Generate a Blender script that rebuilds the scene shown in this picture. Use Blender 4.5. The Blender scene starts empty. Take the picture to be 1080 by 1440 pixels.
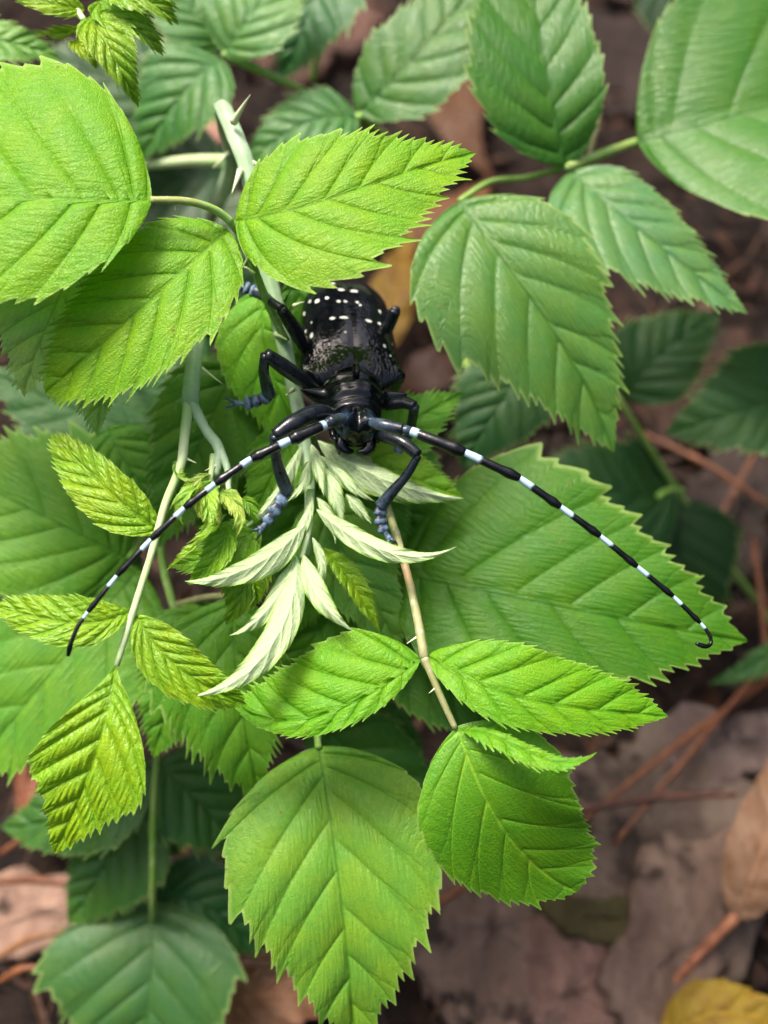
import bpy, math, random
import numpy as np
from mathutils import Vector, Matrix

random.seed(7)
RNG = np.random.default_rng(7)
SC = bpy.context.scene
COL = SC.collection
R = math.radians
MM = 0.001

# ------------------------------------------------------------------ camera
PITCH = R(62.0)
CAM = np.array((0.0, -0.10, 0.26))
FWD = np.array((0.0, math.cos(PITCH), -math.sin(PITCH)))
RGT = np.array((1.0, 0.0, 0.0))
UPV = np.array((0.0, math.sin(PITCH), math.cos(PITCH)))
FPX = 1600.0           # focal length in photo pixels (1440 high)
FOCUS = 0.160
cd = bpy.data.cameras.new('camera'); cam = bpy.data.objects.new('camera', cd); COL.objects.link(cam)
cam.location = CAM; cam.rotation_euler = (math.pi/2 - PITCH, 0, 0)
cd.sensor_fit = 'VERTICAL'; cd.sensor_height = 36.0; cd.sensor_width = 27.0; cd.lens = 40.0
cd.clip_start = 0.005; cd.clip_end = 500.0
cd.dof.use_dof = True; cd.dof.focus_distance = FOCUS - 0.004; cd.dof.aperture_fstop = 12.0
SC.camera = cam

# ------------------------------------------------------------------ sky, sun, exposure
SUN_ELEV, SUN_AZ = R(59.0), R(-36.0)      # azimuth from +Y (away from the camera) towards +X
w = bpy.data.worlds.new('World'); SC.world = w; w.use_nodes = True
nt = w.node_tree
sky = nt.nodes.new('ShaderNodeTexSky'); sky.sky_type = 'NISHITA'; sky.sun_disc = False
sky.sun_elevation = SUN_ELEV; sky.sun_rotation = SUN_AZ
sky.air_density = 0.7; sky.dust_density = 9.0; sky.ozone_density = 0.4
nt.links.new(sky.outputs[0], nt.nodes['Background'].inputs[0])
nt.nodes['Background'].inputs[1].default_value = 0.115
sl = bpy.data.lights.new('sun', 'SUN'); sl.energy = 1.5; sl.angle = R(17); sl.color = (1.0, 0.95, 0.86)
sun = bpy.data.objects.new('sun', sl); COL.objects.link(sun)
sdir = Vector((math.sin(SUN_AZ)*math.cos(SUN_ELEV), math.cos(SUN_AZ)*math.cos(SUN_ELEV), math.sin(SUN_ELEV)))
sun.rotation_euler = sdir.to_track_quat('Z', 'Y').to_euler(); sun.location = sdir*3
SC.view_settings.view_transform = 'Standard'; SC.view_settings.look = 'None'
SC.view_settings.gamma = 1.0; SC.view_settings.exposure = 1.42
SC.render.engine = 'CYCLES'
SC.cycles.use_denoising = True
SC.cycles.max_bounces = 6; SC.cycles.transmission_bounces = 6; SC.cycles.diffuse_bounces = 3

# ------------------------------------------------------------------ helpers
def at(px, py, dz):
    """photo pixel and depth in mm behind the focus plane -> world point (metres)"""
    d = FOCUS + dz*MM
    return CAM + d*(FWD + (px-540.0)/FPX*RGT + (720.0-py)/FPX*UPV)
def on_ground(px, py, h=0.0):
    v = FWD + (px-540.0)/FPX*RGT + (720.0-py)/FPX*UPV
    return CAM + v*((h-CAM[2])/v[2])
def pxsize(dz): return (FOCUS + dz*MM)/FPX
def cvec(x, y, z):      # right, up, towards camera -> world direction
    v = x*RGT + y*UPV - z*FWD
    return v/np.linalg.norm(v)
def to_px(P):
    q = np.asarray(P) - CAM
    d = q@FWD
    return np.stack([540+q@RGT/d*FPX, 720-q@UPV/d*FPX], -1)
def offs(parent):
    o = np.zeros(3)
    while parent is not None:
        o += np.array(parent.location); parent = parent.parent
    return o
def tag(o, label=None, cat=None, group=None, kind=None):
    if label: o['label'] = label
    if cat: o['category'] = cat
    if group: o['group'] = group
    if kind: o['kind'] = kind
    return o
def empty(name, loc, label, cat, group=None):
    o = bpy.data.objects.new(name, None); COL.objects.link(o); o.location = loc
    o.empty_display_size = 0.005
    return tag(o, label, cat, group)
def mesh_obj(name, V, F, mat, parent=None, loc=None, smooth=True, color=None):
    """one mesh object; V in world coordinates"""
    V = np.asarray(V, dtype=float)
    off = offs(parent)
    if parent is None and loc is not None: off = np.asarray(loc, float)
    me = bpy.data.meshes.new(name)
    me.from_pydata((V-off).tolist(), [], F if isinstance(F, list) else F.tolist())
    me.materials.append(mat)
    if smooth: me.polygons.foreach_set('use_smooth', np.ones(len(me.polygons), bool))
    me.update()
    o = bpy.data.objects.new(name, me); COL.objects.link(o)
    if parent is not None: o.parent = parent
    elif loc is not None: o.location = loc
    if color: o.color = (*color, 1.0)
    return o
def fattr(o, name, vals):
    a = o.data.attributes.new(name, 'FLOAT', 'POINT'); a.data.foreach_set('value', np.asarray(vals, np.float32).ravel())
def catmull(P, n):
    P = np.asarray(P, float)
    if len(P) == 2: return P[0] + (P[1]-P[0])*np.linspace(0, 1, n)[:, None]
    Q = np.vstack([2*P[0]-P[1], P, 2*P[-1]-P[-2]])
    dense = []
    for i in range(len(P)-1):
        p0, p1, p2, p3 = Q[i:i+4]
        t = np.linspace(0, 1, 40, endpoint=False)[:, None]
        dense.append(0.5*((2*p1)+(-p0+p2)*t+(2*p0-5*p1+4*p2-p3)*t**2+(-p0+3*p1-3*p2+p3)*t**3))
    D = np.vstack(dense+[P[-1:]])
    s = np.r_[0, np.cumsum(np.linalg.norm(np.diff(D, axis=0), axis=1))]; s /= s[-1]
    u = np.linspace(0, 1, n)
    return np.stack([np.interp(u, s, D[:, k]) for k in range(D.shape[1])], 1)
def frames(C, ref):
    T = np.gradient(C, axis=0); T /= np.linalg.norm(T, axis=1)[:, None]
    N = np.asarray(ref, float)[None]*np.ones_like(T)
    N = N - (N*T).sum(1)[:, None]*T; N /= np.linalg.norm(N, axis=1)[:, None]+1e-12
    S = np.cross(T, N)
    return T, S, N
def tube_geo(pts, radii, nseg=10, n=24, ref=None, flat=1.0, bumps=0.0, ridge=0.0):
    C = catmull(pts, n)
    rad = np.interp(np.linspace(0, 1, n), np.linspace(0, 1, len(radii)), radii)
    if ref is None:
        d = C[-1]-C[0]; ref = cvec(0.31, 0.2, 0.9)
        if abs(np.dot(d/np.linalg.norm(d), ref)) > 0.9: ref = cvec(0.9, 0.3, 0.1)
    T, S, N = frames(C, ref)
    th = np.linspace(0, 2*np.pi, nseg, endpoint=False)
    rr = rad[:, None]*(1+bumps*RNG.normal(size=(n, nseg)))*(1+ridge*np.cos(5*th)[None])
    V = C[:, None]+rr[..., None]*(np.cos(th)[None, :, None]*S[:, None]+flat*np.sin(th)[None, :, None]*N[:, None])
    V = V.reshape(-1, 3); F = []
    for i in range(n-1):
        for j in range(nseg):
            k = (j+1) % nseg
            F.append((i*nseg+j, (i+1)*nseg+j, (i+1)*nseg+k, i*nseg+k))
    b = len(V); V = np.vstack([V, C[0]-T[0]*rad[0]*0.35, C[-1]+T[-1]*rad[-1]*0.35])
    for j in range(nseg):
        k = (j+1) % nseg
        F.append((b, j, k)); F.append((b+1, (n-1)*nseg+k, (n-1)*nseg+j))
    tt = np.r_[np.repeat(np.linspace(0, 1, n), nseg), 0, 1]
    return V, F, tt
def tube(name, pts, radii, mat, parent=None, loc=None, **k):
    col = k.pop('color', None)
    V, F, tt = tube_geo(pts, radii, **k)
    o = mesh_obj(name, V, F, mat, parent, loc, color=col); fattr(o, 'along', tt)
    return o

# ------------------------------------------------------------------ materials
class NB:
    """small node-tree builder"""
    def __init__(s, name):
        s.m = bpy.data.materials.new(name); s.m.use_nodes = True
        s.t = s.m.node_tree; s.t.nodes.clear()
        s.out = s.n('ShaderNodeOutputMaterial')
    def n(s, typ, **kw):
        nd = s.t.nodes.new(typ)
        for k, v in kw.items(): setattr(nd, k, v)
        return nd
    def l(s, a, b): s.t.links.new(a, b)
    def put(s, sock, v):
        if hasattr(v, 'links') or isinstance(v, bpy.types.NodeSocket): s.l(v, sock)
        else: sock.default_value = v
    def math(s, op, a, b=0.0, c=0.0, clamp=False):
        nd = s.n('ShaderNodeMath', operation=op); nd.use_clamp = clamp
        s.put(nd.inputs[0], a); s.put(nd.inputs[1], b); s.put(nd.inputs[2], c); return nd.outputs[0]
    def ramp(s, v, a, b, c=0.0, d=1.0, smooth=True):
        nd = s.n('ShaderNodeMapRange'); nd.interpolation_type = 'SMOOTHSTEP' if smooth else 'LINEAR'
        s.put(nd.inputs[0], v)
        for i, x in enumerate((a, b, c, d)): s.put(nd.inputs[i+1], x)
        return nd.outputs[0]
    def mix(s, f, a, b, blend='MIX'):
        nd = s.n('ShaderNodeMix', data_type='RGBA', blend_type=blend)
        s.put(nd.inputs[0], f)
        for i, v in ((6, a), (7, b)):
            if isinstance(v, (tuple, list)): v = (*v[:3], 1.0)
            s.put(nd.inputs[i], v)
        return nd.outputs[2]
    def noise(s, vec, scale, detail=3.0, rough=0.5, dist=0.0):
        nd = s.n('ShaderNodeTexNoise'); s.put(nd.inputs['Vector'], vec)
        nd.inputs['Scale'].default_value = scale; nd.inputs['Detail'].default_value = detail
        nd.inputs['Roughness'].default_value = rough; nd.inputs['Distortion'].default_value = dist
        return nd.outputs[0]
    def voro(s, vec, scale, feature='DISTANCE_TO_EDGE', rnd=1.0):
        nd = s.n('ShaderNodeTexVoronoi', feature=feature); s.put(nd.inputs['Vector'], vec)
        nd.inputs['Scale'].default_value = scale; nd.inputs['Randomness'].default_value = rnd
        return nd.outputs['Distance'] if feature != 'F1' else nd.outputs[0]
    def attr(s, name, out='Fac'): return s.n('ShaderNodeAttribute', attribute_name=name).outputs[out]
    def bump(s, h, strength, dist, normal=None):
        nd = s.n('ShaderNodeBump'); s.put(nd.inputs['Height'], h)
        nd.inputs['Strength'].default_value = strength; nd.inputs['Distance'].default_value = dist
        if normal is not None: s.l(normal, nd.inputs['Normal'])
        return nd.outputs[0]
    def princ(s, col, rough=0.5, spec=0.5, normal=None, **kw):
        nd = s.n('ShaderNodeBsdfPrincipled')
        if isinstance(col, (tuple, list)): col = (*col[:3], 1.0)
        s.put(nd.inputs['Base Color'], col); s.put(nd.inputs['Roughness'], rough)
        s.put(nd.inputs['Specular IOR Level'], spec)
        for k, v in kw.items(): s.put(nd.inputs[k], v)
        if normal is not None: s.l(normal, nd.inputs['Normal'])
        return nd
    def done(s, shader):
        s.l(shader.outputs[0] if hasattr(shader, 'outputs') else shader, s.out.inputs[0]); return s.m

def leaf_material(name, vein_mul, vein_amt, rough, spec, net, ladder, trans, under=(0.42, 0.52, 0.28), speck=0.25):
    b = NB(name)
    oc = b.n('ShaderNodeObjectInfo')
    col0 = oc.outputs['Color']
    flat = b.n('ShaderNodeUVMap', uv_map='flat').outputs[0]       # millimetres on the blade
    vein = b.n('ShaderNodeUVMap', uv_map='vein').outputs[0]
    rnd = b.math('MULTIPLY', oc.outputs['Random'], 50.0)
    va = b.n('ShaderNodeVectorMath', operation='ADD'); b.l(flat, va.inputs[0])
    cmb = b.n('ShaderNodeCombineXYZ'); b.l(rnd, cmb.inputs[2]); b.l(cmb.outputs[0], va.inputs[1])
    p = va.outputs[0]
    vd, md, sd, tau = b.attr('vd'), b.attr('md'), b.attr('sd'), b.attr('tau')
    # vein masks
    wv = b.ramp(tau, 0.0, 1.0, 0.20, 0.09, False)
    m1 = b.ramp(b.math('DIVIDE', vd, wv), 0.25, 1.0, 1.0, 0.0)
    m2 = b.ramp(md, 0.06, 0.30, 1.0, 0.0)
    m3 = b.math('MULTIPLY', b.ramp(sd, 0.03, 0.16, 1.0, 0.0), 0.7)
    vm = b.math('MAXIMUM', b.math('MAXIMUM', m1, m2), m3)
    # blotches
    n1 = b.noise(p, 0.16, 3, 0.6); n2 = b.noise(p, 1.1, 4, 0.65); n3 = b.noise(p, 6.0, 2, 0.5)
    col = b.mix(b.ramp(n1, 0.35, 0.66), b.mix(1.0, col0, (0.90, 0.96, 0.95), 'MULTIPLY'), b.mix(1.0, col0, (1.18, 1.02, 0.78), 'MULTIPLY'))
    col = b.mix(b.math('MULTIPLY', b.ramp(n2, 0.42, 0.68), 0.45), col, b.mix(1.0, col, (0.70, 0.80, 0.85), 'MULTIPLY'))
    near = b.ramp(vd, 0.0, 1.3, 1.0, 0.0)
    col = b.mix(b.math('MULTIPLY', near, 0.25), col, b.mix(1.0, col, (0.82, 0.9, 0.8), 'MULTIPLY'))
    # fine net of tertiary veins
    vc = b.n('ShaderNodeVectorMath', operation='MULTIPLY'); b.l(vein, vc.inputs[0]); vc.inputs[1].default_value = (1.6, 1.0, 1)
    vadd = b.n('ShaderNodeVectorMath', operation='ADD'); b.l(vc.outputs[0], vadd.inputs[0]); b.l(cmb.outputs[0], vadd.inputs[1])
    e_l = b.voro(vadd.outputs[0], 0.85, rnd=0.9)
    e_n = b.voro(p, 2.1)
    netm = b.ramp(e_n, 0.0, 0.12, 1.0, 0.0)
    ladm = b.ramp(e_l, 0.0, 0.10, 1.0, 0.0)
    col = b.mix(b.math('MULTIPLY', netm, 0.13), col, b.mix(1.0, col, (0.6, 0.7, 0.6), 'MULTIPLY'))
    col = b.mix(b.math('MULTIPLY', ladm, 0.24), col, b.mix(1.0, col, (0.6, 0.68, 0.6), 'MULTIPLY'))
    col = b.mix(b.math('MULTIPLY', vm, vein_amt), col, b.mix(1.0, col, vein_mul, 'MULTIPLY'))
    # pale hairs / specks, paler toothed rim
    spk = b.ramp(b.noise(p, 9.0, 1, 0.4), 0.70, 0.80)
    col = b.mix(b.math('MULTIPLY', spk, speck), col, (0.62, 0.70, 0.42))
    rim = b.ramp(tau, 0.955, 1.0)
    col = b.mix(b.math('MULTIPLY', rim, 0.35), col, (0.50, 0.62, 0.20))
    # scattered brown nicks
    nick = b.ramp(b.noise(p, 0.75, 2, 0.4), 0.745, 0.77)
    col = b.mix(b.math('MULTIPLY', nick, 0.7), col, (0.16, 0.12, 0.04))
    # underside: pale and felted, raised veins
    un = b.mix(b.ramp(b.noise(p, 3.5, 3, 0.6), 0.3, 0.7), under, tuple(c*0.72 for c in under))
    un = b.mix(b.math('MULTIPLY', b.math('MAXIMUM', vm, b.math('MULTIPLY', ladm, 0.4)), 0.35), un, tuple(min(1, c*1.5+0.06) for c in under))
    un = b.mix(b.math('MULTIPLY', b.ramp(tau, 0.80, 0.97), 0.8), un, b.mix(0.5, col0, (0.30, 0.45, 0.08)))
    geo = b.n('ShaderNodeNewGeometry')
    back = geo.outputs['Backfacing']
    fcol = b.mix(back, col, un)
    # relief
    h = b.math('ADD', b.math('MULTIPLY', b.ramp(e_n, 0.0, 0.28), net), b.math('MULTIPLY', b.ramp(e_l, 0.0, 0.30), ladder))
    h = b.math('ADD', h, b.math('MULTIPLY', vm, -0.8))
    h = b.math('ADD', h, b.math('MULTIPLY', n3, 0.35))
    h = b.math('ADD', h, b.math('MULTIPLY', n2, 0.25))
    h = b.math('MULTIPLY', h, b.math('SUBTRACT', 1.0, b.math('MULTIPLY', back, 0.6)))
    nrm = b.bump(h, 0.42, 0.00018)
    rg = b.ramp(n2, 0.3, 0.7, rough-0.06, rough+0.10)
    rg = b.math('ADD', rg, b.math('MULTIPLY', back, 0.25))
    pr = b.princ(fcol, rg, spec, nrm)
    tr = b.n('ShaderNodeBsdfTranslucent'); b.l(nrm, tr.inputs[1])
    tcol = b.mix(1.0, b.mix(0.0, col, col), (1.15, 1.25, 0.45), 'MULTIPLY')
    b.l(tcol, tr.inputs[0])
    mx = b.n('ShaderNodeMixShader'); mx.inputs[0].default_value = trans
    b.l(pr.outputs[0], mx.inputs[1]); b.l(tr.outputs[0], mx.inputs[2])
    return b.done(mx)

M = {}
M['leaf'] = leaf_material('leaf_fresh', (0.58, 0.68, 0.5), 0.6, 0.44, 0.26, 0.55, 0.8, 0.30, speck=0.14)
M['leaf_young'] = leaf_material('leaf_young', (0.72, 0.78, 0.5), 0.6, 0.33, 0.42, 0.5, 1.5, 0.32, speck=0.12)
M['leaf_mature'] = leaf_material('leaf_mature', (0.52, 0.66, 0.5), 0.8, 0.42, 0.26, 0.4, 0.9, 0.28, speck=0.08)
M['leaf_sheen'] = leaf_material('leaf_sheen', (0.50, 0.68, 0.5), 0.85, 0.38, 0.46, 0.4, 0.9, 0.24, speck=0.08)
M['leaf_pale_vein'] = leaf_material('leaf_pale_vein', (2.1, 1.55, 3.0), 0.75, 0.45, 0.4, 0.4, 0.5, 0.32, speck=0.1)
M['leaf_pale'] = leaf_material('leaf_pale_back', (0.6, 0.7, 0.5), 0.6, 0.5, 0.25, 0.5, 0.8, 0.35, under=(0.46, 0.62, 0.20), speck=0.1)
M['leaf_felt'] = leaf_material('leaf_felted', (0.72, 0.78, 0.5), 0.6, 0.5, 0.3, 0.5, 1.2, 0.25, under=(0.50, 0.65, 0.35), speck=0.1)

def stem_material(name, c1, c2, c3, rough=0.55):
    b = NB(name); p = b.n('ShaderNodeTexCoord').outputs['Object']
    n1 = b.noise(p, 160, 4, 0.6); n2 = b.noise(p, 900, 3, 0.6); n3 = b.noise(p, 60, 2, 0.5)
    col = b.mix(b.ramp(n1, 0.35, 0.65), c1, c2)
    col = b.mix(b.math('MULTIPLY', b.ramp(n3, 0.52, 0.68), 0.8), col, c3)
    col = b.mix(b.math('MULTIPLY', b.ramp(n2, 0.5, 0.75), 0.35), col, (0.55, 0.64, 0.50))
    pr = b.princ(col, rough, 0.35, b.bump(n2, 0.4, 0.00015))
    return b.done(pr)
M['cane'] = stem_material('cane_waxy', (0.29, 0.44, 0.25), (0.40, 0.55, 0.36), (0.38, 0.36, 0.27))
M['petiole'] = stem_material('petiole_green', (0.17, 0.34, 0.05), (0.26, 0.42, 0.10), (0.30, 0.28, 0.10))
M['petiole_pale'] = stem_material('petiole_pale', (0.36, 0.52, 0.20), (0.48, 0.60, 0.34), (0.42, 0.44, 0.24))
M['petiole_brown'] = stem_material('petiole_brown', (0.22, 0.24, 0.09), (0.30, 0.30, 0.14), (0.28, 0.17, 0.09))
M['thorn'] = stem_material('thorn_pale', (0.52, 0.62, 0.36), (0.62, 0.66, 0.42), (0.60, 0.52, 0.34))

# beetle
def beetle_shell():
    b = NB('beetle_black_shell'); p = b.n('ShaderNodeTexCoord').outputs['Object']
    gran = b.attr('gran'); spot = b.attr('spot'); blue = b.attr('blue')
    n = b.noise(p, 700, 3, 0.6); v = b.voro(p, 1500, 'F1')
    col = b.mix(b.ramp(n, 0.3, 0.7), (0.0015, 0.002, 0.003), (0.004, 0.0052, 0.0075))
    col = b.mix(b.math('MULTIPLY', blue, b.ramp(n, 0.3, 0.62)), col, (0.05, 0.13, 0.27))
    hair = b.noise(p, 2600, 2, 0.6)
    sm = b.ramp(b.math('ADD', spot, b.math('MULTIPLY', b.math('SUBTRACT', hair, 0.5), 0.5)), 0.35, 0.6)
    col = b.mix(sm, col, (0.74, 0.76, 0.70))
    rg = b.math('ADD', b.ramp(n, 0.3, 0.7, 0.09, 0.20), b.math('MULTIPLY', b.math('MAXIMUM', sm, blue), 0.3))
    nr = b.bump(n, 0.15, 0.00010)
    nr = b.bump(v, 0.10, 0.00008, nr)
    return b.done(b.princ(col, rg, 0.5, nr))
def beetle_limb():
    b = NB('beetle_limb'); p = b.n('ShaderNodeTexCoord').outputs['Object']
    band, blue = b.attr('band'), b.attr('blue')
    n = b.noise(p, 1300, 3, 0.6); n2 = b.noise(p, 500, 2, 0.5)
    col = b.mix(b.ramp(n2, 0.3, 0.7), (0.003, 0.0035, 0.0045), (0.007, 0.008, 0.011))
    col = b.mix(b.math('MULTIPLY', blue, b.ramp(n, 0.25, 0.6)), col, (0.14, 0.22, 0.34))
    bm = b.ramp(b.math('ADD', band, b.math('MULTIPLY', b.math('SUBTRACT', n, 0.5), 0.6)), 0.3, 0.7)
    col = b.mix(bm, col, (0.36, 0.53, 0.68))
    rg = b.math('ADD', 0.22, b.math('MULTIPLY', b.math('MAXIMUM', bm, blue), 0.25))
    return b.done(b.princ(col, rg, 0.45, b.bump(n, 0.45, 0.00010)))
M['shell'] = beetle_shell(); M['limb'] = beetle_limb()
def simple(name, col, rough, spec=0.5):
    b = NB(name); p = b.n('ShaderNodeTexCoord').outputs['Object']
    n = b.noise(p, 1500, 2)
    return b.done(b.princ(b.mix(n, col, tuple(c*1.6 for c in col)), rough, spec))
M['eye'] = simple('beetle_eye', (0.006, 0.006, 0.007), 0.12)

# ground materials
def soil_mat():
    b = NB('forest_soil'); p = b.n('ShaderNodeTexCoord').outputs['Object']
    n1 = b.noise(p, 28, 5, 0.65); n2 = b.noise(p, 140, 5, 0.7); n3 = b.noise(p, 700, 3, 0.6)
    col = b.mix(b.ramp(n1, 0.35, 0.65), (0.005, 0.0035, 0.003), (0.017, 0.009, 0.0062))
    col = b.mix(b.math('MULTIPLY', b.ramp(n2, 0.45, 0.7), 0.8), col, (0.034, 0.018, 0.012))
    col = b.mix(b.math('MULTIPLY', b.ramp(n3, 0.5, 0.72), 0.5), col, (0.02, 0.014, 0.011))
    h = b.math('ADD', b.math('MULTIPLY', n2, 1.0), b.math('MULTIPLY', n3, 0.35))
    return b.done(b.princ(col, 0.85, 0.2, b.bump(h, 0.8, 0.004)))
M['soil'] = soil_mat()
b = NB('unseen_undergrowth_leaves'); p_ = b.n('ShaderNodeTexCoord').outputs['Object']
M['unseen_undergrowth'] = b.done(b.princ(b.mix(b.noise(p_, 9, 3), (0.02, 0.06, 0.012), (0.06, 0.12, 0.03)), 0.5, 0.3))
def bark_mat():
    b = NB('weathered_bark'); p = b.n('ShaderNodeTexCoord').outputs['Object']; oc = b.n('ShaderNodeObjectInfo')
    mp = b.n('ShaderNodeMapping'); b.l(p, mp.inputs[0]); mp.inputs['Scale'].default_value = (1, 0.35, 1)
    n1 = b.noise(mp.outputs[0], 130, 5, 0.65); n2 = b.noise(p, 500, 4, 0.6)
    col = b.mix(b.ramp(n1, 0.3, 0.7), b.mix(1.0, oc.outputs['Color'], (0.62, 0.56, 0.56), 'MULTIPLY'), b.mix(1.0, oc.outputs['Color'], (1.2, 1.18, 1.18), 'MULTIPLY'))
    col = b.mix(b.math('MULTIPLY', b.ramp(n2, 0.5, 0.75), 0.4), col, (0.07, 0.045, 0.035))
    gp = b.n('ShaderNodeNewGeometry').outputs['Position']
    col = b.mix(b.math('MULTIPLY', b.ramp(b.noise(gp, 60, 4, 0.6), 0.52, 0.62), 0.85), col, (0.018, 0.013, 0.011))
    return b.done(b.princ(col, 0.85, 0.2, b.bump(b.math('ADD', n1, b.math('MULTIPLY', n2, 0.4)), 0.9, 0.002)))
M['bark'] = bark_mat()
def dead_leaf_mat():
    b = NB('dry_leaf'); oc = b.n('ShaderNodeObjectInfo')
    flat = b.n('ShaderNodeUVMap', uv_map='flat').outputs[0]
    vd, md = b.attr('vd'), b.attr('md')
    n1 = b.noise(flat, 0.12, 4, 0.6); n2 = b.noise(flat, 0.9, 4, 0.65)
    c = oc.outputs['Color']
    col = b.mix(b.ramp(n1, 0.35, 0.65), c, b.mix(1.0, c, (0.68, 0.52, 0.42), 'MULTIPLY'))
    col = b.mix(b.math('MULTIPLY', b.ramp(n2, 0.5, 0.72), 0.6), col, b.mix(1.0, c, (0.42, 0.30, 0.25), 'MULTIPLY'))
    vm = b.math('MAXIMUM', b.ramp(vd, 0.05, 0.3, 1, 0), b.ramp(md, 0.2, 0.6, 1, 0))
    col = b.mix(b.math('MULTIPLY', vm, 0.5), col, b.mix(1.0, c, (1.3, 1.15, 1.0), 'MULTIPLY'))
    pr = b.princ(col, 0.6, 0.3, b.bump(b.math('ADD', n2, vm), 0.6, 0.0005))
    tr = b.n('ShaderNodeBsdfTranslucent'); b.l(col, tr.inputs[0])
    mx = b.n('ShaderNodeMixShader'); mx.inputs[0].default_value = 0.15
    b.l(pr.outputs[0], mx.inputs[1]); b.l(tr.outputs[0], mx.inputs[2])
    return b.done(mx)
M['dead'] = dead_leaf_mat()
def needle_mat():
    b = NB('pine_needle'); oc = b.n('ShaderNodeObjectInfo'); p = b.n('ShaderNodeTexCoord').outputs['Object']
    n = b.noise(p, 300, 3)
    col = b.mix(b.ramp(n, 0.3, 0.7), oc.outputs['Color'], b.mix(1.0, oc.outputs['Color'], (0.5, 0.42, 0.4), 'MULTIPLY'))
    return b.done(b.princ(col, 0.5, 0.4))
M['needle'] = needle_mat()

# ------------------------------------------------------------------ leaf builder
PROF = {
 'ov': [(0, 0), (.02, .27), (.08, .60), (.17, .87), (.28, 1), (.40, .97), (.53, .81), (.66, .59), (.78, .38), (.88, .20), (.95, .08), (1, 0)],
 'blunt': [(0, 0), (.02, .27), (.08, .58), (.18, .86), (.32, 1), (.46, 1), (.62, .90), (.76, .70), (.87, .46), (.94, .26), (1, 0)],
 'kite': [(0, 0), (.05, .10), (.15, .36), (.30, .72), (.42, .92), (.52, 1), (.58, .94), (.65, .70), (.74, .46), (.85, .27), (.94, .12), (1, 0)],
 'lance': [(0, 0), (.06, .30), (.18, .72), (.32, .98), (.42, 1), (.56, .86), (.70, .58), (.82, .33), (.92, .13), (1, 0)],
 'trunc': [(0, 0), (.02, .30), (.08, .62), (.18, .88), (.30, 1), (.48, .98), (.64, .88), (.78, .76), (.88, .66), (.95, .42), (1, 0)],
 'boat': [(0, 0), (.03, .25), (.12, .62), (.25, .93), (.38, 1), (.55, .93), (.70, .74), (.83, .48), (.92, .24), (1, 0)]}
def profile(name):
    P = np.array(PROF[name], float); x, y = P[:, 0], P[:, 1]
    h = np.diff(x); d = np.diff(y)/h
    mm = np.r_[d[0]*1.5, np.where(d[1:]*d[:-1] > 0, 2*d[1:]*d[:-1]/(d[1:]+d[:-1]+1e-12), 0), d[-1]]
    def f(t):
        t = np.clip(t, 0, 1); i = np.clip(np.searchsorted(x, t)-1, 0, len(h)-1)
        u = (t-x[i])/h[i]
        return np.clip((2*u**3-3*u**2+1)*y[i]+(u**3-2*u**2+u)*h[i]*mm[i]+(-2*u**3+3*u**2)*y[i+1]+(u**3-u**2)*h[i]*mm[i+1], 0, None)
    return f
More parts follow.
